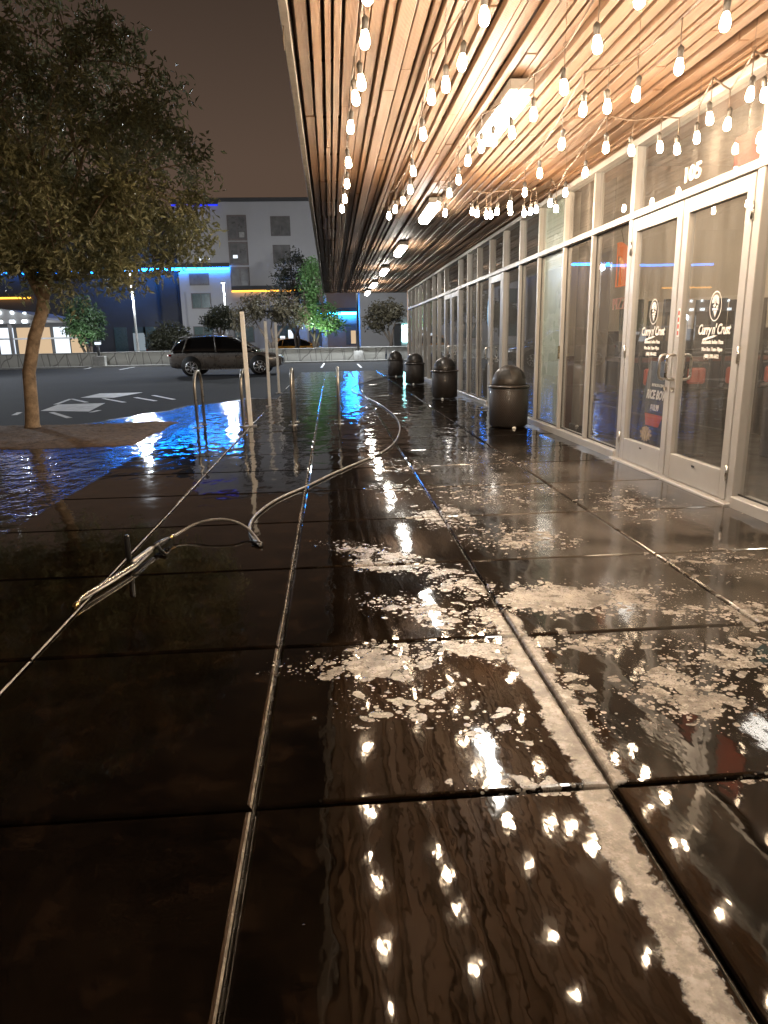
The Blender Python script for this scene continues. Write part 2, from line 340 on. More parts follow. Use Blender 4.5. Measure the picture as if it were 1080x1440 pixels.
# ------------------------------------------------------------------ mesh builder
class MB:
    def __init__(s): s.v = []; s.f = []; s.sm = []
    def add(s, vs, fs, smooth=False):
        o = len(s.v); s.v += [tuple(x) for x in vs]
        s.f += [tuple(i + o for i in f) for f in fs]; s.sm += [smooth] * len(fs); return s
    def box(s, x0, x1, y0, y1, z0, z1):
        return s.add([(x0, y0, z0), (x1, y0, z0), (x1, y1, z0), (x0, y1, z0), (x0, y0, z1), (x1, y0, z1), (x1, y1, z1), (x0, y1, z1)],
                     [(3, 2, 1, 0), (4, 5, 6, 7), (0, 1, 5, 4), (1, 2, 6, 5), (2, 3, 7, 6), (3, 0, 4, 7)])
    def bbox(s, x0, x1, y0, y1, z0, z1, b=.005):
        """box with chamfered edges"""
        xs = (x0, x1); ys = (y0, y1); zs = (z0, z1); vs = []; idx = {}
        for i in (0, 1):
            for j in (0, 1):
                for k in (0, 1):
                    dx = b if i == 0 else -b; dy = b if j == 0 else -b; dz = b if k == 0 else -b
                    for a, p in (('x', (xs[i], ys[j] + dy, zs[k] + dz)), ('y', (xs[i] + dx, ys[j], zs[k] + dz)), ('z', (xs[i] + dx, ys[j] + dy, zs[k]))):
                        idx[(i, j, k, a)] = len(vs); vs.append(p)
        fs = []
        for i in (0, 1): fs.append([idx[(i, j, k, 'x')] for j, k in ((0, 0), (1, 0), (1, 1), (0, 1))])
        for j in (0, 1): fs.append([idx[(i, j, k, 'y')] for i, k in ((0, 0), (0, 1), (1, 1), (1, 0))])
        for k in (0, 1): fs.append([idx[(i, j, k, 'z')] for i, j in ((0, 0), (1, 0), (1, 1), (0, 1))])
        for j in (0, 1):
            for k in (0, 1): fs.append([idx[(0, j, k, 'y')], idx[(1, j, k, 'y')], idx[(1, j, k, 'z')], idx[(0, j, k, 'z')]])
        for i in (0, 1):
            for k in (0, 1): fs.append([idx[(i, 0, k, 'x')], idx[(i, 1, k, 'x')], idx[(i, 1, k, 'z')], idx[(i, 0, k, 'z')]])
        for i in (0, 1):
            for j in (0, 1): fs.append([idx[(i, j, 0, 'x')], idx[(i, j, 1, 'x')], idx[(i, j, 1, 'y')], idx[(i, j, 0, 'y')]])
        for i in (0, 1):
            for j in (0, 1):
                for k in (0, 1): fs.append([idx[(i, j, k, a)] for a in 'xyz'])
        return s.add(vs, fs)
    def tube(s, pts, r, n=8, cap=True):
        pts = [Vector(p) for p in pts]; rs = r if isinstance(r, (list, tuple)) else [r] * len(pts)
        vs = []; fs = []; prev = None
        for i, p in enumerate(pts):
            t = (pts[min(i + 1, len(pts) - 1)] - pts[max(i - 1, 0)])
            if t.length < 1e-9: t = Vector((0, 0, 1))
            t.normalize()
            if prev is None:
                a = Vector((0, 0, 1)) if abs(t.z) < .9 else Vector((1, 0, 0)); u = t.cross(a).normalized()
            else:
                u = (prev - t * prev.dot(t))
                u = u.normalized() if u.length > 1e-6 else t.orthogonal().normalized()
            prev = u; w = t.cross(u)
            for k in range(n):
                an = 2 * pi * k / n; vs.append(p + u * (cos(an) * rs[i]) + w * (sin(an) * rs[i]))
        for i in range(len(pts) - 1):
            for k in range(n):
                a = i * n + k; b_ = i * n + (k + 1) % n; fs.append((a, b_, b_ + n, a + n))
        if cap: fs.append(tuple(range(n - 1, -1, -1))); fs.append(tuple(range((len(pts) - 1) * n, len(pts) * n)))
        return s.add(vs, fs, True)
    def lathe(s, prof, n=24, c=(0, 0, 0), ax='z'):
        vs = []; fs = []
        for (r, z) in prof:
            for k in range(n):
                a = 2 * pi * k / n; x, y = r * cos(a), r * sin(a)
                q = (x, y, z) if ax == 'z' else ((x, z, y) if ax == 'y' else (z, x, y))
                vs.append((q[0] + c[0], q[1] + c[1], q[2] + c[2]))
        for i in range(len(prof) - 1):
            for k in range(n):
                a = i * n + k; b_ = i * n + (k + 1) % n; fs.append((a, b_, b_ + n, a + n))
        return s.add(vs, fs, True)
    def prism(s, poly, ax, lo, hi):
        """polygon (2-D) extruded along axis ax between lo and hi"""
        n = len(poly); vs = []
        for d in (lo, hi):
            for (a, b_) in poly:
                vs.append((d, a, b_) if ax == 0 else ((a, d, b_) if ax == 1 else (a, b_, d)))
        fs = [tuple(range(n)), tuple(range(2 * n - 1, n - 1, -1))] + [(i, (i + 1) % n, (i + 1) % n + n, i + n) for i in range(n)]
        return s.add(vs, fs)
    def build(s, name, mat, parent=None, loc=None):
        me = bpy.data.meshes.new(name); me.from_pydata(s.v, [], s.f); me.validate(); me.update()
        me.polygons.foreach_set('use_smooth', s.sm[:len(me.polygons)] + [False] * max(0, len(me.polygons) - len(s.sm)))
        o = bpy.data.objects.new(name, me); col.objects.link(o)
        if mat is not None: me.materials.append(M[mat] if isinstance(mat, str) else mat)
        if parent is not None: o.parent = parent
        if loc is not None: o.location = loc
        return o

def fix(o):
    """make normals consistent"""
    import bmesh
    bm = bmesh.new(); bm.from_mesh(o.data); bmesh.ops.recalc_face_normals(bm, faces=bm.faces); bm.to_mesh(o.data); bm.free(); return o

def tag(o, label=None, cat=None, group=None, kind=None):
    if label: o['label'] = label
    if cat: o['category'] = cat
    if group: o['group'] = group
    if kind: o['kind'] = kind
    return o
def empty(name, loc=(0, 0, 0), rz=0, label=None, cat=None, group=None):
    o = bpy.data.objects.new(name, None); col.objects.link(o); o.location = loc; o.rotation_euler = (0, 0, rz)
    return tag(o, label, cat, group)
def copy_tree(o, parent=None):
    c = o.copy(); col.objects.link(c)
    if parent is not None: c.parent = parent
    for ch in list(o.children): copy_tree(ch, c)
    return c
def structure(name, mb, mat): return tag(mb.build(name, mat), kind='structure')

def text_obj(name, txt, size, mat, parent, origin, xdir, zdir, shear=0.0, bold=0.0, depth=.001, align='CENTER', width=1.0, spacing=1.0):
    cu = bpy.data.curves.new(name, 'FONT'); cu.body = txt; cu.size = size; cu.shear = shear; cu.offset = bold
    cu.extrude = depth; cu.align_x = align; cu.space_character = spacing; cu.resolution_u = 3
    tmp = bpy.data.objects.new(name + '_tmp', cu); col.objects.link(tmp)
    bpy.context.view_layer.update()
    me = bpy.data.meshes.new_from_object(tmp.evaluated_get(bpy.context.evaluated_depsgraph_get()))
    bpy.data.objects.remove(tmp)
    X = Vector(xdir); Z = Vector(zdir); N = X.cross(Z)
    mt = Matrix((X * width, Z, N)).transposed().to_4x4(); mt.translation = Vector(origin)
    me.transform(mt)
    me.name = name
    o = bpy.data.objects.new(name, me); col.objects.link(o)
    me.materials.clear(); me.materials.append(M[mat]); o.parent = parent
    return o

# ------------------------------------------------------------------ ground
WX = 2.847                      # storefront line
g = MB().add([(-260, -60, -.15), (260, -60, -.15), (260, 400, -.15), (-260, 400, -.15)], [(0, 1, 2, 3)])
structure('parking_lot', g, 'asphalt')

def panel(mb, x0, x1, y0, y1):
    e = .004; prof = [(e, -.045), (e, -.016), (e + .002, -.008), (e + .007, -.003), (e + .014, 0)]
    tx = random.uniform(-.0012, .0012); ty = random.uniform(-.0012, .0012); dz = random.uniform(-.0015, .0006)
    vs = []; cx, cy = (x0 + x1) / 2, (y0 + y1) / 2
    for (i, z) in prof:
        for (x, y) in ((x0 + i, y0 + i), (x1 - i, y0 + i), (x1 - i, y1 - i), (x0 + i, y1 - i)):
            vs.append((x, y, z + dz + tx * (x - cx) + ty * (y - cy)))
    fs = []
    for i in range(len(prof) - 1):
        for k in range(4): fs.append((i * 4 + k, i * 4 + (k + 1) % 4, (i + 1) * 4 + (k + 1) % 4, (i + 1) * 4 + k))
    t = (len(prof) - 1) * 4; fs.append((t, t + 1, t + 2, t + 3)); mb.add(vs, fs)
    glint_faces.extend([1 if 8 <= i < 12 and i % 4 == 1 else 0 for i in range(len(fs))])  # only one bevel side per panel takes the painted highlight
walk = MB(); glint_faces = []
XS = [-2.22, -1.223, -.25, .7285, 1.7735, 2.80]
YS = [1.6312 + 1.00485 * n for n in range(-4, 28)]
for i in range(5):
    for j in range(len(YS) - 1):
        if i == 0 and YS[j] > 12.0: continue
        panel(walk, XS[i], XS[i + 1], YS[j], YS[j + 1])
wk = structure('walkway', walk, 'pave'); wk.data.materials.append(M['joint_glint'])
wk.data.polygons.foreach_set('material_index', glint_faces)
bs = MB().box(-1.219, 2.84, YS[0], YS[-1] - .005, -.149, -.022).box(-2.215, -1.221, YS[0], YS[11], -.149, -.022)
structure('walkway_base', bs, 'joint')
# planting bed: a low mound of mulch
bx0, bx1, by0, by1 = -9.5, -2.72, 9.75, 12.75
bed = MB(); nx, ny = 90, 44; vs = []; fs = []
for j in range(ny + 1):
    for i in range(nx + 1):
        x = bx0 + (bx1 - bx0) * i / nx; y = by0 + (by1 - by0) * j / ny
        e = min(x - bx0, bx1 - x, y - by0, by1 - y) / .45
        if e <= .001: x += .10 * sin(y * 5.1) * (1 if x > -5 else 0) + random.uniform(-.05, .05); y += .08 * sin(x * 3.7) + random.uniform(-.05, .05)
        e = min(1, e)
        vs.append((x, y, -.165 + .06 * e ** .6 + (.012 * sin(x * 2.3 + y * 1.7) + random.uniform(-.016, .016)) * e))
for j in range(ny):
    for i in range(nx):
        a = j * (nx + 1) + i; fs.append((a, a + 1, a + nx + 2, a + nx + 1))
bed.add(vs, fs, True); structure('planting_ground', bed, 'mulch')

# painted markings on the lot
def quad_on(pts, z=-.146): return [(p.x, p.y, z) for p in pts]
mk = MB()
for q in ([(57, 578), (125, 579), (148, 567), (82, 569)], [(113, 559.5), (160, 559.5), (201, 552), (140, 553.5)]):
    mk.add(quad_on([at(u, v, 2, -.15) for u, v in q]), [(0, 1, 2, 3)])
def stripe(u0, v0, u1, v1, w=.11):
    a, b_ = at(u0, v0, 2, -.15), at(u1, v1, 2, -.15); d = (b_ - a).normalized(); n = Vector((-d.y, d.x, 0)) * w / 2
    mk.add(quad_on([a - n, b_ - n, b_ + n, a + n]), [(0, 1, 2, 3)])
for l in ((78, 569, 100, 561), (100, 561, 122, 566), (145, 560.5, 175, 566), (20, 584, 28, 580), (190, 559, 219, 564), (215, 556, 245, 562), (72, 580, 98, 588), (128, 580, 140, 577),
          (168, 520, 190, 516), (245, 516, 262, 512.5), (118, 519, 135, 516), (452, 517, 456, 511), (508, 517, 503, 512), (404, 547, 425, 526), (400, 556, 418, 549)):
    stripe(*l)
structure('road_markings', mk, 'paint')
# painted strip: soft lighter concrete gutter in front of the far wall
gut = MB().box(-70, 40, 46.3, 47.2, -.149, -.06)
structure('far_kerb', gut, 'kerb')

# ------------------------------------------------------------------ storefront building
bld = empty('storefront_building', (WX, 8, 0), 0, 'long glass shopfront building with pale aluminium frames and a slatted wooden canopy', 'building')
def P(mb, name, mat, parent=bld):
    o = mb.build(name, mat); o.parent = parent
    if parent is not None:
        p = parent; off = Vector((0, 0, 0))
        while p is not None: off += p.location; p = p.parent
        o.location = -off
    return o
BY = [-2.2, -1.2, -.25, .75, 1.75, 2.72, 3.70, 4.70, 6.72, 7.71, 8.66, 9.71, 10.68, 11.68, 12.67, 13.74, 14.73, 15.72, 17.65, 18.81, 19.77, 20.87, 21.75, 22.81, 23.8, 24.8, 25.9]
DOUBLE = {(4.70, 6.72), (15.72, 17.65)}; SINGLE = {(11.68, 12.67)}
ZT0, ZT1, ZTOP = 2.235, 2.295, 2.85
for y in BY:
    w = .042 if y in (4.70, 6.72, 15.72, 17.65, 11.68, 12.67) else .023
    mb = MB().bbox(WX - .03, WX + .055, y - w, y + w, .075 if y not in (4.70, 6.72) else .0, ZTOP, .004)
    P(mb, 'mullion', 'alu')
P(MB().bbox(WX - .04, WX + .09, BY[0], BY[-1], ZT0, ZT1, .004), 'transom_bar', 'alu')
P(MB().bbox(WX - .04, WX + .09, BY[0], BY[-1], ZTOP + .002, ZTOP + .06, .004), 'head_rail', 'alu')
P(MB().box(WX + .02, WX + .4, BY[0], BY[-1], ZTOP + .062, 3.6), 'header_wall', 'stucco_brown')
sill = MB()
ranges = [(BY[0], 4.65), (6.77, 11.63), (12.72, 15.67), (17.70, BY[-1])]
for a, b_ in ranges: sill.bbox(WX - .05, WX + .10, a, b_, -.02, .072, .006)
P(sill, 'sill', 'alu')
def pane(y0, y1, z0, z1, parent=bld, name='glass_pane', mat='glass'):
    return P(MB().box(WX + .022, WX + .030, y0, y1, z0, z1), name, mat, parent)
for a, b_ in zip(BY[:-1], BY[1:]):
    pane(a + .03, b_ - .03, ZT1 + .002, ZTOP - .002)
    if (a, b_) in DOUBLE or (a, b_) in SINGLE: continue
    pane(a + .03, b_ - .03, .075, ZT0 - .002)
    if a == 8.66:
        P(MB().box(WX + .05, WX + .062, a + .03, b_ - .03, .08, ZTOP - .01), 'frosted_panel', 'frost')
for a, b_ in zip(BY[:-1], BY[1:]):
    if (a, b_) in DOUBLE or (a, b_) in SINGLE or not (2.6 < a < 15): continue
    gk = MB(); x0, x1 = WX + .012, WX + .021
    gk.box(x0, x1, a + .026, a + .036, .078, ZT0 - .003).box(x0, x1, b_ - .036, b_ - .026, .078, ZT0 - .003).box(x0, x1, a + .0365, b_ - .0365, .0735, .085).box(x0, x1, a + .0365, b_ - .0365, ZT0 - .012, ZT0 - .0025)
    P(gk, 'gasket', 'alu_dark')
for y in (4.748, 6.672):
    for z in (.22, 1.05, 1.98): P(MB().lathe([(.0, -.06), (.011, -.058), (.011, .058), (.0, .06)], 10, (WX - .036, y, z)), 'hinge', 'steel')
def make_door(y0, y1, pull_at, label=None):
    """one aluminium leaf between y0 and y1; pull_at is the y of its pull handle"""
    d = P(MB().bbox(WX - .03, WX + .03, y0, y0 + .085, .02, ZT0 - .012, .003).bbox(WX - .03, WX + .03, y1 - .085, y1, .02, ZT0 - .012, .003)
          .bbox(WX - .029, WX + .029, y0 + .0855, y1 - .0855, .02, .225, .003).bbox(WX - .029, WX + .029, y0 + .0855, y1 - .0855, 2.115, ZT0 - .012, .003), 'door', 'alu')
    P(MB().box(WX - .004, WX + .004, y0 + .083, y1 - .083, .223, 2.117), 'glass_pane', 'glass', d)
    for s in (-1, 1):
        x = WX + s * .032
        h = MB(); o = WX + s * .105
        r = .03
        h.tube([(x, pull_at, .835), (o - s * r, pull_at, .835), (o - s * r * .3, pull_at, .835 + r * .3), (o, pull_at, .835 + r), (o, pull_at, 1.035 - r), (o - s * r * .3, pull_at, 1.035 - r * .3), (o - s * r, pull_at, 1.035), (x, pull_at, 1.035)], .0115, 10)
        h.lathe([(.02, 0), (.02, .004), (0, .005)], 14, (x - s * .002, pull_at, .835), 'x').lathe([(.02, 0), (.02, .004), (0, .005)], 14, (x - s * .002, pull_at, 1.035), 'x')
        P(h, 'pull_handle', 'steel', d)
    P(MB().lathe([(.018, -.012), (.018, .0), (.006, .002), (0, .002)], 14, (WX - .035, pull_at, .755), 'x'), 'lock_cylinder', 'steel', d)
    P(MB().bbox(WX - .034, WX - .031, (y0 + y1) / 2 - .022, (y0 + y1) / 2 + .022, .175, .19, .001), 'maker_plate', 'alu_dark', d)
    return d
doorL = make_door(5.725, 6.665, 5.78)
doorR = make_door(4.755, 5.705, 5.655)
P(MB().bbox(WX - .034, WX - .031, 5.63, 5.66, 1.18, 1.40, .001), 'notice_sticker', 'white_vinyl', doorR)
nt = MB()
for k in range(4): nt.box(WX - .0362, WX - .0345, 5.636, 5.654, 1.19 + k * .053, 1.225 + k * .053)
P(nt, 'sticker_icons', 'poster_red', doorR)
make_door(15.78, 16.66, 16.62); make_door(16.70, 17.59, 16.75); make_door(11.74, 12.61, 12.56)
for a, b_ in ((4.70, 6.72), (11.68, 12.67), (15.72, 17.65)):
    P(MB().bbox(WX - .09, WX + .10, a - .05, b_ + .05, -.01, .016, .005), 'threshold', 'alu')
    P(MB().box(WX + .034, WX + .05, a + .05, b_ - .05, ZT0 - .014, ZT0 - .001), 'door_gasket', 'alu_dark')
# lettering and emblem on the two leaves of the nearest door
YD, ZU = (0, -1, 0), (0, 0, 1)
def flat_poly(mb, pts, yc, zc, s, x):
    mb.prism([(yc - a * s, zc + b_ * s) for a, b_ in pts], 0, x - .0015, x)
def ring(mb, yc, zc, ra, rb, w, x, n=40, a0=0, a1=2 * pi):
    vs = []; fs = []
    for k in range(n + 1):
        a = a0 + (a1 - a0) * k / n
        for q in (1, 1 - w):
            vs.append((x - .001, yc - ra * q * cos(a), zc + rb * q * sin(a)))
    for k in range(n): fs.append((2 * k, 2 * k + 1, 2 * k + 3, 2 * k + 2))
    mb.add(vs, fs)
def emblem(yc, parent):
    x = WX - .0045; mb = MB(); zc = 1.395
    ring(mb, yc, zc, .082, .108, .075, x)
    # turban of four wrapped bands, face, moustache and pointed slice below
    for k in range(4):
        ring(mb, yc + .004 - .004 * k, zc + .028 - .006 * k, .05 - .010 * k, .054 - .010 * k, .30, x, 18, R(-20 + 14 * k), R(185 - 8 * k))
    flat_poly(mb, [(-.6, .1), (-.2, .35), (.1, .05), (-.35, -.1)], yc, zc, .06, x)
    flat_poly(mb, [(.15, .05), (.55, .2), (.6, -.1), (.2, -.15)], yc, zc - .004, .06, x)
    flat_poly(mb, [(-.75, -.35), (-.2, -.2), (0, -.35), (.2, -.2), (.75, -.4), (.3, -.5), (0, -.48), (-.35, -.52)], yc, zc, .055, x)
    flat_poly(mb, [(-.45, -.62), (.42, -.62), (.05, -1.45)], yc, zc + .002, .055, x)
    for (a, b_) in ((-.12, -.78), (.13, -.82), (.02, -1.05)): ring(mb, yc - a * .055, zc + b_ * .055, .004, .004, .9, x - .0006, 10)
    P(mb, 'door_emblem', 'white_vinyl', parent)
for yc, dr in ((6.165, doorL), (5.155, doorR)):
    emblem(yc, dr)
    x = WX - .0055
    def T(name, txt, size, z, **kw):
        o = text_obj(name, txt, size, 'white_vinyl', None, (x, yc, z), YD, ZU, **kw); P_off(o, dr); return o
    def P_off(o, parent):
        o.parent = parent; p = parent; off = Vector((0, 0, 0))
        while p is not None: off += p.location; p = p.parent
        o.location = -off
    T('shop_lettering', "Curry n' Crust", .105, 1.195, shear=.28, bold=.0022, width=.78, spacing=.92)
    sw = MB(); pts = [(-.19, .0), (-.05, .022), (.0, .020), (-.05, .006), (-.19, -.018), (-.205, -.01)]
    sw.prism([(yc - a - .06, 1.165 + b_) for a, b_ in pts], 0, x - .001, x); P(sw, 'lettering_swash', 'white_vinyl', dr)
    T('tagline_lettering', 'Authentic Indian Pizza', .040, 1.125, bold=.0012, width=.84)
    T('hours_lettering', 'Mon-Sun 11am-10pm', .040, 1.072, bold=.0012, width=.84)
    T('phone_lettering', '(480) 590-6432', .040, 1.02, bold=.0012, width=.84)
o = text_obj('house_number', '105', .155, 'white_vinyl', None, (WX + .018, 5.72, 2.37), YD, ZU, bold=.003, width=1.25, depth=.004); P_off(o, bld)
# interior shell
P(MB().box(WX + .12, 8.2, BY[0], 9.0, -.02, .0), 'shop_floor', 'int_floor')
P(MB().box(8.2, 8.35, BY[0] - .15, 9.15, .95, 3.3), 'back_wall', 'int_wall')
P(MB().box(8.18, 8.36, BY[0] - .15, 9.15, -.02, .948), 'wainscot', 'int_wains')
P(MB().box(WX + .11, 8.198, 9.0, 9.15, .95, 3.3), 'partition_wall', 'int_wall')
P(MB().box(WX + .11, 8.178, 8.98, 9.16, .002, .948), 'partition_wainscot', 'int_wains')
P(MB().box(WX + .11, 8.198, BY[0] - .15, BY[0] - .01, .0, 3.3), 'end_wall', 'int_wall')
P(MB().box(WX + .42, 8.198, BY[0], 8.998, 3.2, 3.3), 'shop_ceiling', 'int_ceiling')
P(MB().box(WX + .12, 9.0, 9.16, 26, -.02, .001), 'neighbour_floor', 'int_floor')
P(MB().box(9.0, 9.15, 9.16, 26, .0, 3.3), 'neighbour_back_wall', 'int_dark')
P(MB().box(WX + .42, 8.998, 9.162, 26, 3.2, 3.3), 'neighbour_ceiling', 'int_dark')
for y in (14.73, 20.87): P(MB().box(WX + .11, 8.996, y - .06, y + .06, .003, 3.198), 'neighbour_partition', 'int_dark')
P(MB().box(WX - .03, 9.15, 25.93, 26.2, -.1, 3.6), 'end_wall', 'stucco_brown')
P(MB().box(WX + .41, 9.15, BY[0] - .15, 26.2, 3.6, 3.75), 'roof', 'fascia')
# canopy: slats on edge, a deck above them, a metal fascia along the open side
can = empty('canopy'); can.parent = bld; can.location = Vector((0, 0, 0)) - Vector(bld.location)
CY0, CY1 = -2.6, 27.2
P(MB().box(-.16, WX + .4, CY0, CY1, 3.055, 3.13), 'deck', 'deck', can)
P(MB().bbox(-.215, -.165, CY0, CY1, 2.93, 3.42, .004), 'fascia', 'fascia', can)
P(MB().box(-.16, WX + .4, CY1 + .003, CY1 + .06, 2.93, 3.40), 'fascia', 'fascia', can)
xs = -.135; k = 0
while xs < WX - .03:
    w = random.choice((.036, .042, .055, .07, .085)); gap = random.choice((.008, .012, .018, .024, .030))
    if 1.27 < xs + w / 2 < 1.49 and False: pass
    zb = 2.93 + random.choice((0, .006, .014, .026, .042)) ; hgt = random.choice((.05, .07, .09))
    mb = MB()
    # board lengths butt end to end along the run, each a hair out of line
    y = CY0 + .05 - random.uniform(0, 2.4)
    while y < CY1 - .02:
        y1 = min(y + random.choice((2.4, 3.0, 3.6)), CY1 - .02); dz = random.uniform(-.007, .007); dx = random.uniform(-.004, .004)
        mb.bbox(xs + dx, xs + w + dx, max(y, CY0 + .03), y1 - .003, zb + dz, zb + hgt + dz, .003); y = y1
    P(mb, 'slat', 'slat', can); xs += w + gap; k += 1
jo = MB()
for y in [CY0 + .6 + 1.22 * i for i in range(25)]: jo.box(-.15, WX + .38, y, y + .045, 3.035, 3.053)
P(jo, 'joist', 'deck', can)
# outward-facing drip light hook seen hanging on the canopy's outer edge
P(MB().tube([(-.16, 4.55, 2.98), (-.20, 4.5, 2.95), (-.205, 4.48, 2.86), (-.2, 4.47, 2.80)], .004, 6), 'loose_wire', 'wire', can)

# door-side button and small wall things
t = tag(MB().bbox(WX - .042, WX - .034, 8.63, 8.69, .93, 1.09, .003).build('door_button', 'brass'), None, None); t.parent = bld; t.location = -Vector(bld.location)

# ------------------------------------------------------------------ canopy tube lights
def make_tube():
    r = empty('ceiling_light', (0, 0, 0), 0, None, 'ceiling light', 'linear lights along the canopy ceiling')
    MB().bbox(-.085, .085, -.60, .60, .03, .10, .006).build('housing', 'housing', r)
    MB().bbox(-.07, .07, -.56, .56, -.045, .028, .03).build('diffuser', 'tube', r)
    return r
tb = make_tube()
tl = ['bright linear ceiling light over the pavement between the string bulbs, largest one in view', 'second linear ceiling light, just beyond the far ends of the bulb strings', 'third linear ceiling light down the canopy, past all the bulbs', 'fourth linear ceiling light down the canopy', 'fifth linear ceiling light, second smallest of the row', 'farthest linear ceiling light at the end of the canopy']
for i, y in enumerate((5.87, 9.95, 13.95, 18.1, 22.3, 26.0)):
    r = tb if i == 0 else copy_tree(tb); r.location = (1.38, y, 2.83); r['label'] = tl[i]
r = copy_tree(tb); r.location = (1.38, 1.8, 2.83); r['label'] = 'linear ceiling light above the camera, out of the frame'

# ------------------------------------------------------------------ festoon strings
ZB = 2.55
bulb_me = MB().lathe([(.0, -.042), (.011, -.040), (.0185, -.033), (.0225, -.020), (.0225, -.006), (.0185, .012), (.0135, .030), (.011, .036)], 12)
sock_me = MB().lathe([(.0125, .034), (.015, .038), (.015, .062), (.0165, .064), (.0165, .086), (.008, .094), (.003, .10)], 10)
proto_b = bulb_me.build('bulb', 'bulb'); proto_s = sock_me.build('socket', 'socket'); proto_s.parent = proto_b
first = [True]
def festoon(pts, label, hooks=3, extra=0):
    r = empty('string_light', (pts[0][0], pts[0][1], ZB + .22), 0, label, 'string light', 'strings of warm bulbs under the canopy')
    base = Vector(r.location); wire = MB(); top = []
    for i, p in enumerate(pts):
        drop = .09 + random.uniform(0, .05)
        b_ = proto_b if first[0] else copy_tree(proto_b); first[0] = False
        b_.parent = r; b_.location = Vector(p) - base
        b_.rotation_euler = (random.uniform(-.12, .12), random.uniform(-.12, .12), random.uniform(0, 6))
        wz = p[2] + .10 + drop
        wire.tube([(p[0], p[1], p[2] + .097), (p[0] + random.uniform(-.003, .003), p[1], wz)], .0035, 5)
        top.append(Vector((p[0], p[1], wz)))
    path = []
    for a, c_ in zip(top[:-1], top[1:]):
        sag = .04 * min(1, (a - c_).length)
        for k in range(5):
            t = k / 5; q = a.lerp(c_, t); q.z -= sag * 4 * t * (1 - t) * .5; path.append(q)
    path.append(top[-1]); wire.tube(path, .0052, 6)
    wire.tube([p + Vector((.006 * sin(i * 1.3), 0, .005 * cos(i * 1.3))) for i, p in enumerate(path)], .0036, 5)
    for i in range(0, len(top), hooks):
        q = top[i]; wire.tube([q, (q.x, q.y, 2.97)], .0016, 5)
        wire.tube([(q.x + .012 * cos(a), q.y, q.z + .014 + .012 * sin(a)) for a in [k * .7 for k in range(10)]], .002, 5)
    w = wire.build('wire', 'wire'); w.parent = r; w.location = -base
    return r
def px(lst, jit=0): return [tuple(at(u, v, 2, ZB)) for u, v in lst]
S1 = [(.22, .9, ZB), (.20, 1.5, ZB), (.21, 2.1, ZB), (.2, 2.65, ZB), (.2, 3.2, ZB)] + px([(513, 55), (508, 115), (500, 137), (493, 178), (490, 228), (488, 258), (485, 279), (481, 293)])
S2 = [(.72, .9, ZB), (.7, 1.5, ZB), (.73, 2.2, ZB), (.7, 2.8, ZB)] + px([(681, 22), (650, 87), (627, 118), (607, 136), (595, 188), (581, 240), (577, 266), (567, 282), (556, 294), (547, 303)])
S3 = [(1.3, .7, ZB), (1.32, 1.4, ZB), (1.3, 2.1, ZB), (1.33, 2.75, ZB), (1.32, 3.2, ZB)] + px([(840, 62), (793, 122), (750, 160), (720, 186), (694, 197), (677, 206), (658, 225), (645, 252), (632, 271), (616, 289), (626, 299)])
S4 = [(1.9, .6, ZB), (1.87, 1.3, ZB), (1.85, 2.0, ZB), (1.83, 2.7, ZB)] + px([(1020, 30), (955, 93), (895, 132), (854, 149), (820, 153), (790, 202), (759, 243), (738, 270), (717, 288)])
S5 = [(2.5, .9, ZB), (2.45, 1.7, ZB), (2.5, 2.4, ZB), (2.5, 3.1, ZB), (2.5, 3.7, ZB)] + px([(1075, 133), (1055, 132), (1023, 174), (998, 166), (980, 193), (952, 209), (928, 206), (888, 211), (852, 207), (823, 242), (795, 270), (782, 293), (774, 285)])
S6 = px([(664, 297), (671, 300), (684, 302), (690, 302), (699, 297), (718, 297), (737, 299), (746, 297), (754, 294)])
festoon(S1, 'string of warm bulbs nearest the open left edge of the wooden canopy')
festoon(S2, 'string of warm bulbs second from the open left edge of the canopy')
festoon(S3, 'string of warm bulbs running beside the big linear ceiling light, on its right')
festoon(S4, 'string of warm bulbs fourth from the left, midway between ceiling light and shop glass')
festoon(S5, 'string of warm bulbs closest to the shop glass, above the door numbered 105')
festoon(S6, 'short string of bulbs hung crosswise at the far end of the other strings')

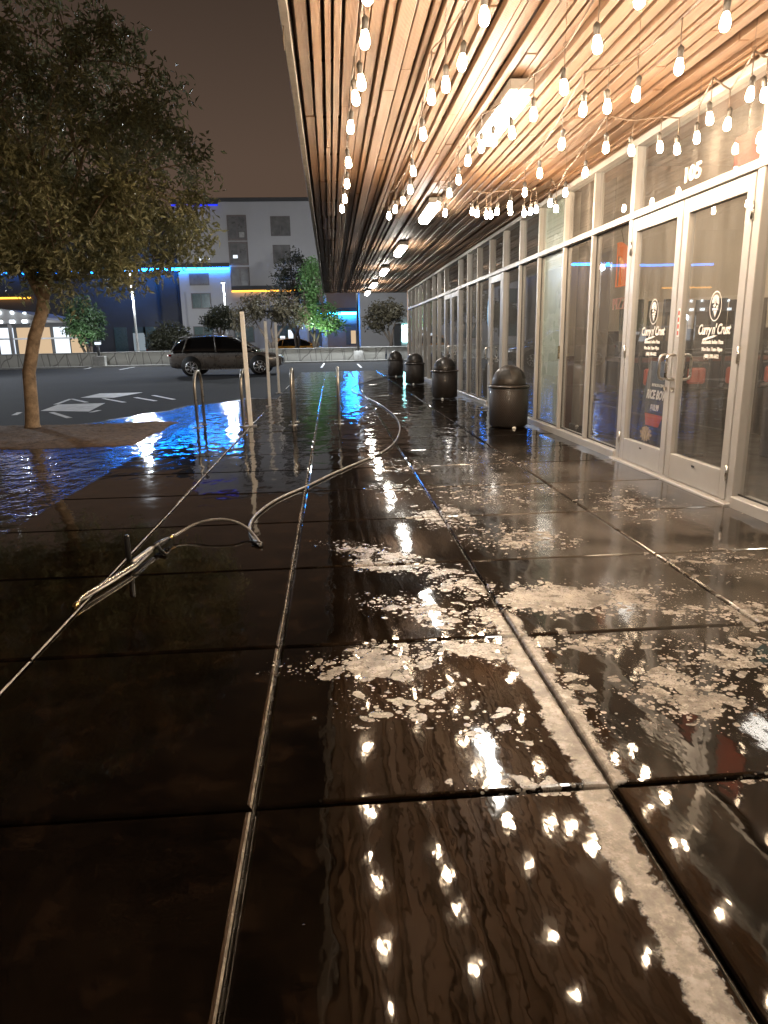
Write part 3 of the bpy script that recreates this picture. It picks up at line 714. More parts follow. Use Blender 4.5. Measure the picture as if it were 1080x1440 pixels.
# ------------------------------------------------------------------ inside the pizza shop
downl = MB().lathe([(.0, -.004), (.075, -.004)], 18)
for i, (x, y, lb) in enumerate(((4.6, 5.2, 'round downlight in the shop ceiling nearest the double door'), (6.6, 3.4, 'round downlight in the shop ceiling deep inside on the right'), (5.7, 7.0, 'round downlight in the shop ceiling by the side windows'), (7.2, 5.8, 'round downlight in the shop ceiling at the back'))):
    r = empty('downlight', (x, y, 3.195), 0, lb, 'ceiling light', 'downlights inside the pizza shop')
    if i == 0:
        d0 = MB().lathe([(.0, -.006), (.075, -.006), (.078, -.002)], 18).build('lens', 'down', r); t0 = MB().lathe([(.079, -.003), (.098, -.010), (.10, .0)], 18).build('trim_ring', 'housing', r)
    else:
        for q in (d0, t0):
            c = q.copy(); col.objects.link(c); c.parent = r
def make_chair():
    r = empty('dining_chair', (0, 0, 0), 0, None, 'chair', 'upturned chairs on the table')
    # upside down: seat on the table top, legs in the air, red back hanging over the edge
    MB().bbox(-.20, .20, .02, .42, .0, .05, .02).build('seat', 'booth', r)
    MB().bbox(-.19, .19, .03, .41, .051, .075, .006).build('seat_frame', 'chair_black', r)
    for sx in (-1, 1):
        for y in (.05, .39):
            MB().prism([(sx * .11, .06), (sx * .205, .06), (sx * .225, .62), (sx * .125, .62)], 1, y - .02, y + .02).build('leg', 'chair_black', r)
            fix(r.children[-1]) if r.children else None
    st = MB()
    for y in (.05, .39): st.bbox(-.165, .165, y - .012, y + .012, .26, .30, .004)
    st.build('stretcher', 'chair_black', r)
    MB().bbox(-.10, .10, -.035, -.008, -.30, -.12, .02).build('back_pad', 'seat_dull_red', r)
    bf = MB()
    for sx in (-1, 1): bf.bbox(sx * .15 - .018, sx * .15 + .018, -.03, -.006, -.36, .06, .005)
    bf.bbox(-.131, .131, -.03, -.008, -.36, -.345, .003).bbox(-.131, .131, -.03, -.008, -.095, -.07, .003)
    bf.build('back_frame', 'chair_black', r)
    return r
ch = make_chair()
chl = ['upturned black chair nearest the glass, behind the left emblem', 'upturned black chair showing between the two meeting door leaves', 'upturned black chair directly behind the right oval emblem', 'upturned black chair farthest right, behind the right door leaf']
for i, x in enumerate((3.55, 4.06, 4.50, 4.96)):
    r = ch if i == 0 else copy_tree(ch)
    r.location = (x, 7.66, .955); r.rotation_euler = (0, 0, (.06, -.05, .03, -.08)[i]); r['label'] = chl[i]
tbl = empty('dining_table', (4.25, 7.98, 0), 0, 'long dark table with red edge carrying the upturned chairs', 'table')
MB().bbox(-.98, 1.1, -.31, .34, .905, .953, .006).build('tabletop', 'table', tbl)
MB().bbox(-.975, 1.095, -.325, -.312, .90, .95, .003).build('edge_band', 'int_wains', tbl)
for x in (-.8, .9): MB().bbox(x - .05, x + .05, -.2, .25, .0, .903, .006).build('leg', 'chair_black', tbl)
bo = empty('booth_bench', (4.4, 8.70, 0), 0, 'dark booth bench against the shop wall behind the upturned chairs', 'bench')
MB().bbox(-1.2, 2.6, -.25, .25, .0, .42, .02).build('base', 'booth', bo); MB().bbox(-1.2, 2.6, -.26, .10, .422, .52, .03).build('seat', 'booth', bo); MB().bbox(-1.2, 2.6, .12, .26, .43, 1.25, .03).build('backrest', 'booth', bo)
bo = empty('service_counter', (4.55, 5.9, 0), 0, 'dark service counter low behind the right door leaf', 'counter')
MB().bbox(-.3, 1.6, -.75, .75, .0, .68, .01).build('base', 'booth', bo); MB().bbox(-.34, 1.64, -.79, .79, .682, .72, .008).build('top', 'table', bo)
# poster stand behind the left leaf
ps = empty('poster_stand', (3.26, 6.98, .0), 0, 'black sandwich board advertising a rice bowl for $10.99 behind the left door leaf', 'sign')
pb = MB(); a = Vector((0, .42, .05)); tilt = .10
def pl(yy, zz, d=0): return (tilt * zz / 1.0 + d, yy, zz)
pb.add([pl(-.36, .03), pl(.36, .03), pl(.30, .93), pl(-.30, .93), pl(-.36, .03, .03), pl(.36, .03, .03), pl(.30, .93, .03), pl(-.30, .93, .03)], [(0, 1, 2, 3), (7, 6, 5, 4), (0, 4, 5, 1), (1, 5, 6, 2), (2, 6, 7, 3), (3, 7, 4, 0)])
fix(pb.build('board', 'poster', ps))
MB().bbox(.10, .42, -.34, -.30, .0, .04, .004).bbox(.10, .42, .30, .34, .0, .04, .004).build('foot', 'poster', ps)
PX, PZ = (0, -1, 0), Vector((tilt, 0, 1)).normalized()
def PT(name, txt, size, yy, zz, **kw):
    text_obj(name, txt, size, 'white_vinyl', ps, Vector(pl(yy, zz, -.004)), PX, PZ, **kw)
PT('small_lettering', 'INTRODUCING', .04, .02, .68, bold=.001)
PT('title_lettering', 'RICE BOWL', .125, .0, .555, bold=.004, width=.75, shear=.1)
PT('price_lettering', '$10.99', .085, .02, .44, bold=.003, width=.8)
def disc(yy, zz, ra, rb, name, mat, d):
    mb = MB(); vs = [pl(yy + ra * (1 + .22 * sin(k * 2.3)) * cos(k * pi / 14), zz + rb * (1 + .18 * sin(k * 3.1)) * sin(k * pi / 14), d) for k in range(28)]; mb.add(vs, [tuple(range(28))]); mb.build(name, mat, ps)
mb = MB(); mb.add([pl(-.2, .40, -.005), pl(.22, .40, -.005), pl(.16, .28, -.005), pl(-.13, .28, -.005)], [(0, 1, 2, 3)]); mb.build('bowl_picture', 'poster_red', ps)
disc(.12, .19, .13, .075, 'dish_picture', 'poster_tan', -.006)
# neon slice sign in the side window
ns = empty('neon_sign', (2.99, 7.25, 1.75), 0, 'orange neon pizza slice sign hanging in the side window left of the door', 'sign')
def tubes(paths, mat, name, r=.008):
    mb = MB()
    for p in paths: mb.tube([(0, -a, b_) for a, b_ in p], r, 7)
    return mb.build(name, mat, ns)
arc = lambda cx, cz, r, a0, a1, n=10: [(cx + r * cos(R(a0 + (a1 - a0) * k / n)), cz + r * sin(R(a0 + (a1 - a0) * k / n))) for k in range(n + 1)]
MB().prism([(-a, b_) for a, b_ in arc(-.16, .0, .36, -8, 92, 14) + arc(-.16, .0, .24, 92, -8, 14)], 0, .012, .03).build('crust', M['neon_orange'], ns)
fix(ns.children[-1]) if ns.children else None
MB().prism([(-a, b_) for a, b_ in [(-.15, .23), (-.02, .19), (.07, .05), (.10, -.06), (-.14, -.06)]], 0, .014, .024).build('slice_panel', plain('amber_panel', (.55, .25, .06), .4), ns)
tubes([arc(-.16, 0, .37, -10, 94), arc(-.16, 0, .25, -5, 92), [(-.17, .37), (-.17, -.06), (.21, -.06)], [(-.1, -.05), (-.08, .12), (-.05, -.05)], [(0, -.05), (0, .1), (.05, .1), (.05, -.05)]], 'neon_orange', 'tube')
for k, (cx, cz) in enumerate(((-.1, -.02), (.03, .02), (.1, -.03))): pass
text = text_obj('sign_lettering', 'PIZZA', .17, 'neon_pale', ns, (0, 0, -.29), YD, ZU, bold=-.002, depth=.006)
MB().tube([(.01, .05, .36), (.0, .10, .48), (.012, .08, .55), (.0, .09, .72)], .004, 6).build('cord', 'wire', ns)
# teal lit sign, small letters, behind the window right of the door
ts = empty('lit_sign', (3.1, 4.42, 1.115), 0, 'small teal lit sign with dark letters at the right edge of the photo', 'sign')
MB().bbox(.0, .03, -.16, .16, -.045, .045, .006).build('panel', 'teal_sign', ts)
text_obj('sign_lettering', 'nqlim', .075, 'poster', ts, (-.004, .0, -.02), YD, ZU, bold=.003)
rb = empty('menu_board', (3.45, 5.65, 0), 0, 'plain red board hanging inside behind the glass above the right door leaf', 'sign')
MB().bbox(-.02, .02, -.55, .50, 2.42, 2.78, .006).build('board', 'seat_dull_red', rb)
for y in (-.4, .35): MB().tube([(0, y, 2.78), (0, y, 3.2)], .006, 6).build('rod', 'steel', rb)
# reception column between the side windows
colm = empty('interior_column', (3.2, 8.62, 0), 0, 'square grey column just inside the glass beside the frosted panel', 'column')
MB().bbox(-.16, .16, -.14, .14, .0, 3.19, .01).build('shaft', 'int_dark', colm)
MB().bbox(-.18, .18, -.16, .16, .0, .12, .006).build('plinth', 'booth', colm)

# oval OPEN sign
os_ = empty('open_sign', (WX + .09, 13.15, 1.65), 0, 'lit oval OPEN sign hung upright in the neighbouring shop window', 'sign')
def oval(ra, rb, x0, x1): return MB().prism([(ra * cos(k * pi / 20), rb * sin(k * pi / 20)) for k in range(40)], 0, x0, x1)
oval(.19, .30, .0, .03).build('rim', 'sign_white', os_); oval(.165, .275, -.004, -.001).build('face', 'sign_blue', os_)
oval(.115, .20, -.007, -.0045).build('centre', 'sign_white', os_)
for i, c in enumerate('OPEN'):
    text_obj('letter', c, .10, 'sign_red', os_, (-.009, .0, .105 - i * .09), YD, ZU, bold=.004)

# ------------------------------------------------------------------ litter bins
def make_bin():
    r = empty('litter_bin', (0, 0, 0), 0, None, 'litter bin', 'bins along the shopfront')
    MB().lathe([(.27, .03), (.285, .04), (.285, .60), (.275, .61)], 40).build('body', 'perf', r)
    MB().lathe([(.0, .012), (.255, .012), (.265, .02), (.265, .035), (.2, .04)], 32).build('base', 'can', r)
    MB().lathe([(.275, .605), (.303, .612), (.308, .628), (.300, .645), (.262, .652)], 40).build('rim', 'can', r)
    prof = [(.245, .645), (.25, .66)] + [(.25 * cos(a), .68 + .27 * sin(a)) for a in [R(6 * k) for k in range(16)]]
    d = MB().lathe(prof, 40).build('dome_lid', 'can', r)
    for a in (-2.2, -.6, 1.0, 2.6):
        mb = MB(); vs = []; fs = []; n = 10
        for j in range(5):
            el = R(14 + 34 * j / 4)
            for k in range(n + 1):
                wd = .42 * (1 - .35 * (j / 4) ** 2)
                az = a + (k / n - .5) * 2 * wd; rr = .2525
                vs.append((rr * cos(el) * cos(az), rr * cos(el) * sin(az), .68 + rr * 1.08 * sin(el)))
        for j in range(4):
            for k in range(n): fs.append((j * (n + 1) + k, j * (n + 1) + k + 1, (j + 1) * (n + 1) + k + 1, (j + 1) * (n + 1) + k))
        mb.add(vs, fs, True).build('opening', 'can_hole', d)
    MB().lathe([(.0, .0), (.028, .0), (.03, .012), (.012, .03), (.0, .03)], 12, (-.02, -.30, 0)).build('foot', 'cone_white', r)
    return r
bn = make_bin()
bl = ['nearest and largest of the dark bronze domed litter bins by the glass', 'second dark bronze domed litter bin along the shopfront', 'third dark bronze domed litter bin, before the last one', 'farthest and smallest dark bronze domed litter bin']
for i, (x, y) in enumerate(((2.42, 9.55), (2.33, 14.55), (2.30, 19.6), (2.16, 24.0))):
    r = bn if i == 0 else copy_tree(bn)
    r.location = (x, y, 0); r.scale = (.93, .93, .88); r.rotation_euler = (0, 0, random.uniform(-.4, .4) if i else .12); r['label'] = bl[i]

# ------------------------------------------------------------------ bike racks and posts
def make_rack():
    r = empty('bike_rack', (0, 0, 0), 0, None, 'bike rack', 'bike racks at the pavement edge')
    rad = .225; hp = [(0, -rad, 0), (0, -rad, .59)] + [(0, -rad * cos(a), .59 + .22 * sin(a)) for a in [pi * k / 14 for k in range(1, 14)]] + [(0, rad, .59), (0, rad, 0)]
    MB().tube(hp, .022, 12).build('hoop', 'galv', r)
    for s in (-1, 1): MB().lathe([(.0, .012), (.03, .012), (.07, .008), (.07, .0), (.0, .0)], 16, (0, s * rad, 0)).build('foot_plate', 'galv', r)
    return r
rk = make_rack()
rl = ['leftmost bike rack, a steel hoop standing against the blue wet glare', 'bike rack right beside the nearest tall white post', 'bike rack third from the left, seen almost edge-on', 'rightmost bike rack, seen exactly edge-on in the middle of the pavement']
for i, (x, rz) in enumerate(((-1.98, -.05), (-1.31, -.06), (-.595, -.01), (.085, .0))):
    r = rk if i == 0 else copy_tree(rk)
    r.location = (x, 10.62, 0); r.rotation_euler = (0, 0, rz); r['label'] = rl[i]
def make_post():
    r = empty('post', (0, 0, 0), 0, None, 'post', 'tall white posts at the pavement edge')
    MB().bbox(-.032, .032, -.032, .032, .012, 1.63, .005).build('shaft', 'white_post', r)
    MB().bbox(-.09, .09, -.09, .09, .0, .0125, .003).build('base_plate', 'galv', r)
    return r
po = make_post()
for i, (x, y, h, z, lb) in enumerate(((-1.225, 10.42, 1, 0, 'nearest and tallest looking white square post beside a bike rack'), (-1.36, 15.3, 1.0, -.145, 'middle one of the three white square posts'), (-1.44, 19.2, 1.04, -.145, 'farthest of the three white square posts, by the car'))):
    r = po if i == 0 else copy_tree(po)
    r.location = (x, y, z); r.scale = (1, 1, h * (1 if i == 0 else 1.09)); r['label'] = lb
    r.rotation_euler = (0, R(-.8) if i == 0 else 0, .1)

# ------------------------------------------------------------------ pressure washer lance and hose
ho = empty('pressure_hose', (-.6, 4.5, 0), 0, 'grey pressure washer hose snaking over the wet pavement', 'hose')
def spline(pts, n=8):
    P_ = [Vector(p) for p in pts]; out = []
    for i in range(len(P_) - 1):
        p0, p1, p2, p3 = P_[max(i - 1, 0)], P_[i], P_[i + 1], P_[min(i + 2, len(P_) - 1)]
        for k in range(n):
            t = k / n; out.append(.5 * ((2 * p1) + (-p0 + p2) * t + (2 * p0 - 5 * p1 + 4 * p2 - p3) * t * t + (-p0 + 3 * p1 - 3 * p2 + p3) * t ** 3))
    out.append(P_[-1]); return out
arcp = [at(u, v, 2, z) for u, v, z in ((243, 755, .03), (258, 746, .045), (275, 737, .07), (300, 731, .09), (325, 732, .085), (345, 741, .05), (358, 754, .02), (366, 766, .012), (363, 765, .011), (356, 757, .012), (351, 745, .012), (353, 734, .012), (362, 722, .012), (380, 708, .012), (400, 697, .012), (435, 682, .012), (470, 665, .012), (505, 650, .012), (540, 634, .012), (556, 620, .012), (562, 605, .012), (560, 592, .012), (550, 580, .012), (530, 566, .012), (508, 556, .012), (497, 551, .012), (495, 546, .012), (505, 540, .012), (530, 532, .012), (552, 527, .012))]
h1 = MB().tube(spline(arcp, 8), .0095, 10).build('hose', 'hose'); h1.parent = ho; h1.location = -Vector(ho.location)
for u, v in ((366, 765),):
    q = at(u, v, 2, .012); c = MB().tube([q + Vector((-.05, .06, 0)), q + Vector((.01, -.01, 0))], .014, 10).build('coupling', 'black_plastic'); c.parent = ho; c.location = -Vector(ho.location)
ln = empty('pressure_lance', tuple(at(185, 798, 2, .0)), 0, 'steel pressure washer lance with black side handle lying across the joint', 'spray lance')
base = Vector(ln.location)
def LP(mb, name, mat):
    o = mb.build(name, mat); o.parent = ln; o.location = -base
    return o
A = [at(u, v, 2, z) for u, v, z in ((107, 852, .018), (112, 843, .03), (117, 838, .034), (150, 818, .034), (190, 793, .034), (214, 771, .034))]
LP(MB().tube(A, .0075, 10), 'spray_tube', 'lance')
B_ = [at(u, v, 2, z) for u, v, z in ((113, 845, .016), (150, 823, .016), (190, 798, .016), (214, 775, .02))]
LP(MB().tube(B_, .006, 10), 'spray_tube', 'galv')
n0 = at(105, 854, 2, .016); n1 = at(111, 846, 2, .022); LP(MB().tube([n0, n0.lerp(n1, .4), n1], [.013, .015, .010], 12), 'nozzle', 'brass')
q0 = at(186, 791, 2, .034); q1 = at(215, 770, 2, .034); LP(MB().tube([q0, q0.lerp(q1, .1), q0.lerp(q1, .9), q1], [.011, .0145, .0145, .011], 12), 'grip', 'galv')
q2 = at(238, 757, 2, .034); LP(MB().tube([q1, q1.lerp(q2, .2), q1.lerp(q2, .8), q2], [.014, .019, .017, .011], 12), 'gun_body', 'black_plastic')
g0 = at(181, 790, 2, .03); LP(MB().tube([g0, g0 + Vector((0, .01, .03)), g0 + Vector((0, .012, .14)), g0 + Vector((0, .012, .15))], [.012, .016, .016, .012], 12), 'side_handle', 'black_plastic')
t0_ = at(222, 768, 2, .03); LP(MB().tube([t0_, t0_ + Vector((.03, -.06, -.012)), t0_ + Vector((.07, -.11, -.02))], [.012, .011, .009], 10), 'trigger', 'black_plastic')
q3 = at(244, 753.5, 2, .034); LP(MB().tube([q2, q3], .012, 12), 'fitting', 'brass')

# ------------------------------------------------------------------ car
def loft(secs, name, mat, parent, smooth=True, sub=1):
    mb = MB(); n = len(secs[0]); vs = [p for s in secs for p in s]; fs = []
    for i in range(len(secs) - 1):
        for k in range(n): fs.append((i * n + k, i * n + (k + 1) % n, (i + 1) * n + (k + 1) % n, (i + 1) * n + k))
    fs += [tuple(range(n - 1, -1, -1)), tuple(range((len(secs) - 1) * n, len(secs) * n))]
    o = fix(mb.add(vs, fs, smooth).build(name, mat, parent))
    if sub:
        m = o.modifiers.new('sub', 'SUBSURF'); m.levels = sub; m.render_levels = sub
    return o
def make_suv(loc, rz, paint, label, scale=1.0, group=None, taillit=True):
    r = empty('parked_car', loc, rz, label, 'car', group)
    # x runs from rear (-) to front (+); z 0 = ground
    prof = [(-2.36, .46, .82, .80), (-2.34, .36, .98, .86), (-2.2, .30, 1.02, .91), (-1.5, .25, 1.02, .94), (-.5, .24, .99, .945), (.6, .24, .98, .945), (1.25, .25, 1.0, .94), (1.7, .26, .96, .92), (2.15, .30, .88, .87), (2.33, .36, .80, .78), (2.38, .42, .70, .70)]
    secs = []
    for (x, zb, zt, w) in prof:
        half = [(w * .80, zb), (w * .97, zb + .06), (w, (zb + zt) / 2 - .04), (w, zt - .20), (w * .965, zt - .06), (w * .86, zt)]
        secs.append([(x, y, z) for y, z in half] + [(x, -y, z) for y, z in reversed(half)])
    body = loft(secs, 'body', paint, r)
    top = [(-2.25, 1.0, 1.03, .80), (-2.10, 1.0, 1.30, .74), (-1.85, 1.0, 1.52, .69), (-1.3, 1.0, 1.62, .66), (-.5, .97, 1.655, .655), (.25, .97, 1.61, .65), (.75, .97, 1.42, .68), (1.2, .97, 1.13, .74), (1.42, .96, 1.0, .78)]
    secs = []
    for (x, zb, zt, w) in top:
        half = [(.88, zb - .06), (.87, zb), (w + (.87 - w) * .35, zb + (zt - zb) * .65), (w, zt - .03), (w * .8, zt)]
        secs.append([(x, y, z) for y, z in half] + [(x, -y, z) for y, z in reversed(half)])
    loft(secs, 'window_glass', 'car_glass', r)
    rf = [(-2.02, 1.47, .62), (-1.8, 1.565, .66), (-1.3, 1.645, .65), (-.5, 1.68, .645), (.2, 1.64, .635), (.42, 1.575, .62)]
    secs = [[(x, w, z - .03), (x, w * .85, z), (x, -w * .85, z), (x, -w, z - .03), (x, -w * .85, z - .035), (x, w * .85, z - .035)] for (x, z, w) in rf]
    loft(secs, 'roof', paint, r)
    pl_ = MB()
    for s in (-1, 1):
        for pts in ([(.40, 1.60, .655), (1.30, 1.05, .83)], [(-.42, 1.62, .685), (-.36, 1.0, .90)], [(-1.55, 1.56, .70), (-1.75, 1.0, .90)], [(-2.0, 1.45, .70), (-2.24, 1.02, .84)]):
            pl_.tube([(x, s * w, z) for x, z, w in pts], .03, 6)
        pl_.tube([(x, s * w, z) for x, z, w in ((-1.95, 1.60, .57), (-1.3, 1.70, .57), (-.4, 1.72, .57), (.15, 1.68, .57))], .016, 6)
    pl_.build('pillar', paint, r)
    for s in (-1, 1):
        for x in (-1.42, 1.45):
            MB().lathe([(.0, -.02), (.41, -.02), (.425, .0), (.40, .012), (.0, .012)], 30, (x, s * .937, .42), 'y').build('wheel_arch', 'arch', body)
            wh = MB().lathe([(.0, -.01), (.2, -.012), (.2, .0)], 24, (x, s * .935, .36), 'y').build('wheel', 'arch', r)
            prof_t = [(.25, -.11), (.33, -.10), (.36, -.06), (.36, .06), (.34, .09), (.255, .10)]
            tt = MB().lathe(prof_t if s > 0 else [(a, -b_) for a, b_ in prof_t], 32, (x, s * .86, .36), 'y').build('tyre', 'tyre', wh)
            rim = MB(); yy = s * .955
            rim.lathe([(.262, 0), (.262, s * .012), (.235, s * .012), (.235, 0)], 32, (x, yy, .36), 'y')
            for k in range(7):
                a = 2 * pi * k / 7; p1 = Vector((x + .05 * cos(a), yy + s * .004, .36 + .05 * sin(a)))
                for da in (-.14, .14):
                    rim.tube([p1, (x + .24 * cos(a + da), yy, .36 + .24 * sin(a + da))], .017, 6)
            rim.lathe([(.0, s * .016), (.055, s * .012), (.06, 0)], 16, (x, yy, .36), 'y'); rim.build('rim', 'rim', wh)
        MB().bbox(2.16, 2.36, s * .74 - .11, s * .74 + .11, .70, .80, .03).build('headlight', 'headlight', r)
        MB().bbox(-2.375, -2.24, s * .76 - .12, s * .76 + .12, .84, .93, .02).build('taillight', 'red_lens', r)
        if taillit: MB().bbox(-2.392, -2.378, s * .80 - .07, s * .80 + .09, .86, .905, .004).build('tail_lamp', 'tail', r)
        for x in (-.62, .52): MB().bbox(x - .12, x + .1, s * .945 - .018, s * .945 + .018, .80, .83, .008).build('door_handle', 'rim', r)
        MB().bbox(.95, 1.18, s * .98 - .08, s * .98 + .08, 1.0, 1.13, .03).build('door_mirror', paint, r)
        MB().bbox(-1.05, 1.05, s * .935 - .02, s * .935 + .02, .27, .31, .008).build('side_trim', 'rim', body)
        ds = MB()
        for x in (-.42, .48, 1.28): ds.box(x - .004, x + .004, s * .947 - .004, s * .947 + .004, .36, .94)
        ds.build('door_seam', 'arch', body)
    MB().bbox(2.34, 2.40, -.42, .42, .50, .72, .02).build('grille', 'arch', r)
    MB().bbox(-2.40, -2.372, -.26, .26, .60, .74, .005).build('number_plate', 'white_vinyl', r)
    r.scale = (scale,) * 3
    return r
cpos = (at(252, 528, 2, -.15) + at(400, 527, 2, -.15)) / 2
make_suv((-4.50, 31.6, -.15), -.015, 'car_paint', 'dark grey estate SUV parked side-on in the lot, its tail lamp lit', 1.0)
make_suv((-3.1, 68, -.15), .3, 'taxi', 'orange car with its roof just showing over the concrete wall', 1.0, 'cars behind the concrete wall', False)
make_suv((-14.6, 68, -.15), .1, 'arch', 'black car just showing over the wall, left of the grey SUV', 1.0, 'cars behind the concrete wall', False)

# ------------------------------------------------------------------ trees
def leaves(cents, per, spread, ln, wd, droop, seed):
    rnd = random.Random(seed); mb = MB(); vs = []; fs = []
    for (c, s) in cents:
        n = int(per * s)
        for _ in range(n):
            d = Vector((rnd.gauss(0, 1), rnd.gauss(0, 1), rnd.gauss(0, 1))); d.normalize(); d *= spread * s * rnd.random() ** .5
            p = c + d
            a = Vector((rnd.gauss(0, 1), rnd.gauss(0, 1), rnd.gauss(0, .7) - droop)); a.normalize()
            u = a.orthogonal().normalized(); u.rotate(__import__('mathutils').Quaternion(a, rnd.uniform(0, 6.28)))
            L = ln * rnd.uniform(.6, 1.25); W = wd * rnd.uniform(.7, 1.2); nrm = a.cross(u) * (L * .12)
            o = len(vs)
            vs += [p, p + a * L * .45 + u * W * .5 - nrm, p + a * L, p + a * L * .45 - u * W * .5 - nrm]
            fs.append((o, o + 1, o + 2, o + 3))
    mb.add(vs, fs); return mb
def tree(name, label, cat, base, trunk, limbs, ells, nclump, per, spread, ln, wd, droop, leafmat, barkmat, seed, group=None, holes=.0):
    rnd = random.Random(seed)
    r = empty(name, base, 0, label, cat, group)
    t = MB()
    for pts, rad in trunk: t.tube(pts, rad, 12)
    t.build('trunk', barkmat, r)
    cents = []; lm = MB()
    for k in range(nclump):
        e = rnd.choices(ells, weights=[x[6] for x in ells])[0]
        while True:
            d = Vector((rnd.uniform(-1, 1), rnd.uniform(-1, 1), rnd.uniform(-1, 1)))
            if .25 < d.length < 1: break
        d *= (1 if rnd.random() < .5 else (1 / max(d.length, .3)) * rnd.uniform(.75, 1.05))
        c = Vector((e[0] + d.x * e[3], e[1] + d.y * e[4], e[2] + d.z * e[5])); cents.append((c, rnd.uniform(.55, 1.3)))
    for (a, b_, rad) in limbs:
        a = Vector(a); b_ = Vector(b_); m = a.lerp(b_, .5) + Vector((rnd.uniform(-.15, .15), rnd.uniform(-.15, .15), rnd.uniform(0, .2)))
        lm.tube([a, m, b_], [rad, rad * .65, rad * .3], 8)
    hubs = [Vector(b_) for (_, b_, _) in limbs] or [Vector((0, 0, 1))]
    for (c, s) in cents[::2]:
        h = min(hubs, key=lambda q: (q - c).length); m = h.lerp(c, .5) + Vector((0, 0, .08)); lm.tube([h, m, c], [.016 * ln / .12, .010 * ln / .12, .004 * ln / .12], 5)
    lm.build('limb', barkmat, r)
    leaves(cents, per, spread, ln, wd, droop, seed).build('crown', leafmat, r)
    return r
tb_ = Vector((-5.0, 12.0, -.10))
tr = [([(0, 0, -.06), (0, 0, .05), (.03, 0, .35), (.06, .0, .9), (.22, 0, 1.45), (.40, 0, 1.85), (.46, 0, 2.15)], [.15, .115, .105, .10, .098, .095, .085]), ([(.44, 0, 2.05), (.28, .05, 2.35), (.25, .1, 2.8)], [.085, .07, .055]), ([(.45, 0, 2.05), (.55, -.05, 2.4), (.62, -.05, 2.9)], [.085, .075, .06])]
lim = [((.25, .1, 2.75), (-.7, .3, 4.2), .05), ((.25, .1, 2.75), (.2, -.4, 4.6), .05), ((.62, -.05, 2.85), (1.4, .1, 4.4), .055), ((.62, -.05, 2.8), (1.9, -.4, 3.6), .045), ((.6, 0, 2.7), (.9, -.8, 3.7), .04), ((.3, .1, 2.6), (-.9, -.5, 3.3), .045), ((.62, 0, 2.7), (1.8, .6, 3.3), .04), ((.2, -.3, 3.6), (0, 0, 5.6), .05), ((.3, .1, 2.7), (-2.0, .2, 3.6), .05), ((1.2, .1, 4.0), (1.3, 0, 5.4), .04)]
ells = [(.5, 0, 4.1, 2.6, 2.2, 1.9, 3.0), (-1.4, 0, 4.4, 2.4, 2.2, 2.2, 1.6), (1.6, -.1, 3.6, 1.7, 1.5, 1.35, 1.3), (-.3, .1, 5.6, 2.1, 1.9, 1.3, 1.2), (1.2, -.2, 2.9, 1.6, 1.3, .85, .8), (-1.3, -.2, 2.8, 1.7, 1.4, .9, .7), (1.9, 0, 5.2, .8, .8, .8, .25)]
tree('street_tree', 'large leafy tree with slanting pale trunk in the planting bed', 'tree', tb_, tr, lim, ells, 680, 62, .34, .135, .048, .7, 'leaf', 'bark', 3)

def mesq(label, base, w, h, n, mat, seed, trunk_h=1.6, group='trees beyond the concrete wall', ells=None, ln=.30):
    rnd = random.Random(seed)
    tr = []; lim = []
    for k in range(3):
        a = rnd.uniform(-1, 1); tr.append(([(0.1 * k, 0, -.2), (.25 * a + .1 * k, .1 * a, trunk_h * .5), (w * .28 * (k - 1), .1, trunk_h)], [.14, .11, .08]))
        lim.append(((w * .28 * (k - 1), .1, trunk_h - .05), (w * .5 * (k - 1), rnd.uniform(-.3, .3), trunk_h + h * .45), .06))
    ells = ells or [(0, 0, trunk_h + h * .5, w * .75, w * .6, h * .5, 2), (-w * .5, 0, trunk_h + h * .35, w * .5, w * .5, h * .35, 1), (w * .5, 0, trunk_h + h * .4, w * .5, w * .5, h * .38, 1)]
    return tree('small_tree', label, 'tree', base, tr, lim, ells, n, 26, .5, ln, .12, .4, mat, 'bark_dark', seed, group)
mesq('spreading dark tree with several bare stems behind the grey SUV', (-4.4, 54, .0), 2.9, 2.3, 120, 'leaf_brown', 21, 2.2, ells=[(0, 0, 3.9, 1.9, 1.5, .9, 2), (-1.7, 0, 3.3, 1.2, 1.0, .6, 1.1), (1.6, 0, 3.1, 1.3, 1.0, .7, 1.2), (-2.2, 0, 2.5, .5, .5, .5, .3)])
mesq('tall tree lit bright green from below, left of the canopy end', (-1.2, 56, .0), 1.5, 4.0, 190, 'leaf_green', 22, 2.0, ells=[(0, 0, 5.4, .75, .8, 1.9, 2.0), (.3, 0, 3.4, 1.5, 1.2, .7, 1.5), (1.0, 0, 2.6, 1.3, 1.0, .6, .8)])
mesq('small umbrella-shaped tree against the white block at the pavement end', (4.5, 56, .0), 1.5, 1.6, 90, 'leaf_brown', 23, 2.0, ells=[(-.3, 0, 3.4, 1.3, 1.1, .6, 2), (-1.0, 0, 2.6, .7, .7, .6, 1), (.7, 0, 2.9, .8, .8, .5, .8)])
mesq('dark bushy tree left of the grey SUV, in front of the hotel', (-12.3, 56, .0), 1.5, 1.8, 120, 'leaf_dark', 24, .9)
mesq('tree glowing pale green between the entrance canopy and the lamp post', (-18.3, 55, .0), 1.5, 3.2, 130, 'leaf_dim_green', 25, 1.5)
mesq('drooping dark tree beside the far lamp in front of the hotel windows', (-9.0, 60, .0), 1.3, 1.7, 90, 'leaf_dark', 26, 2.4)
mesq('tall dim tree against the hotel wall, right of the panel windows', (-3.2, 66, .0), 2.2, 6.0, 170, 'leaf_dark', 27, 3.0)

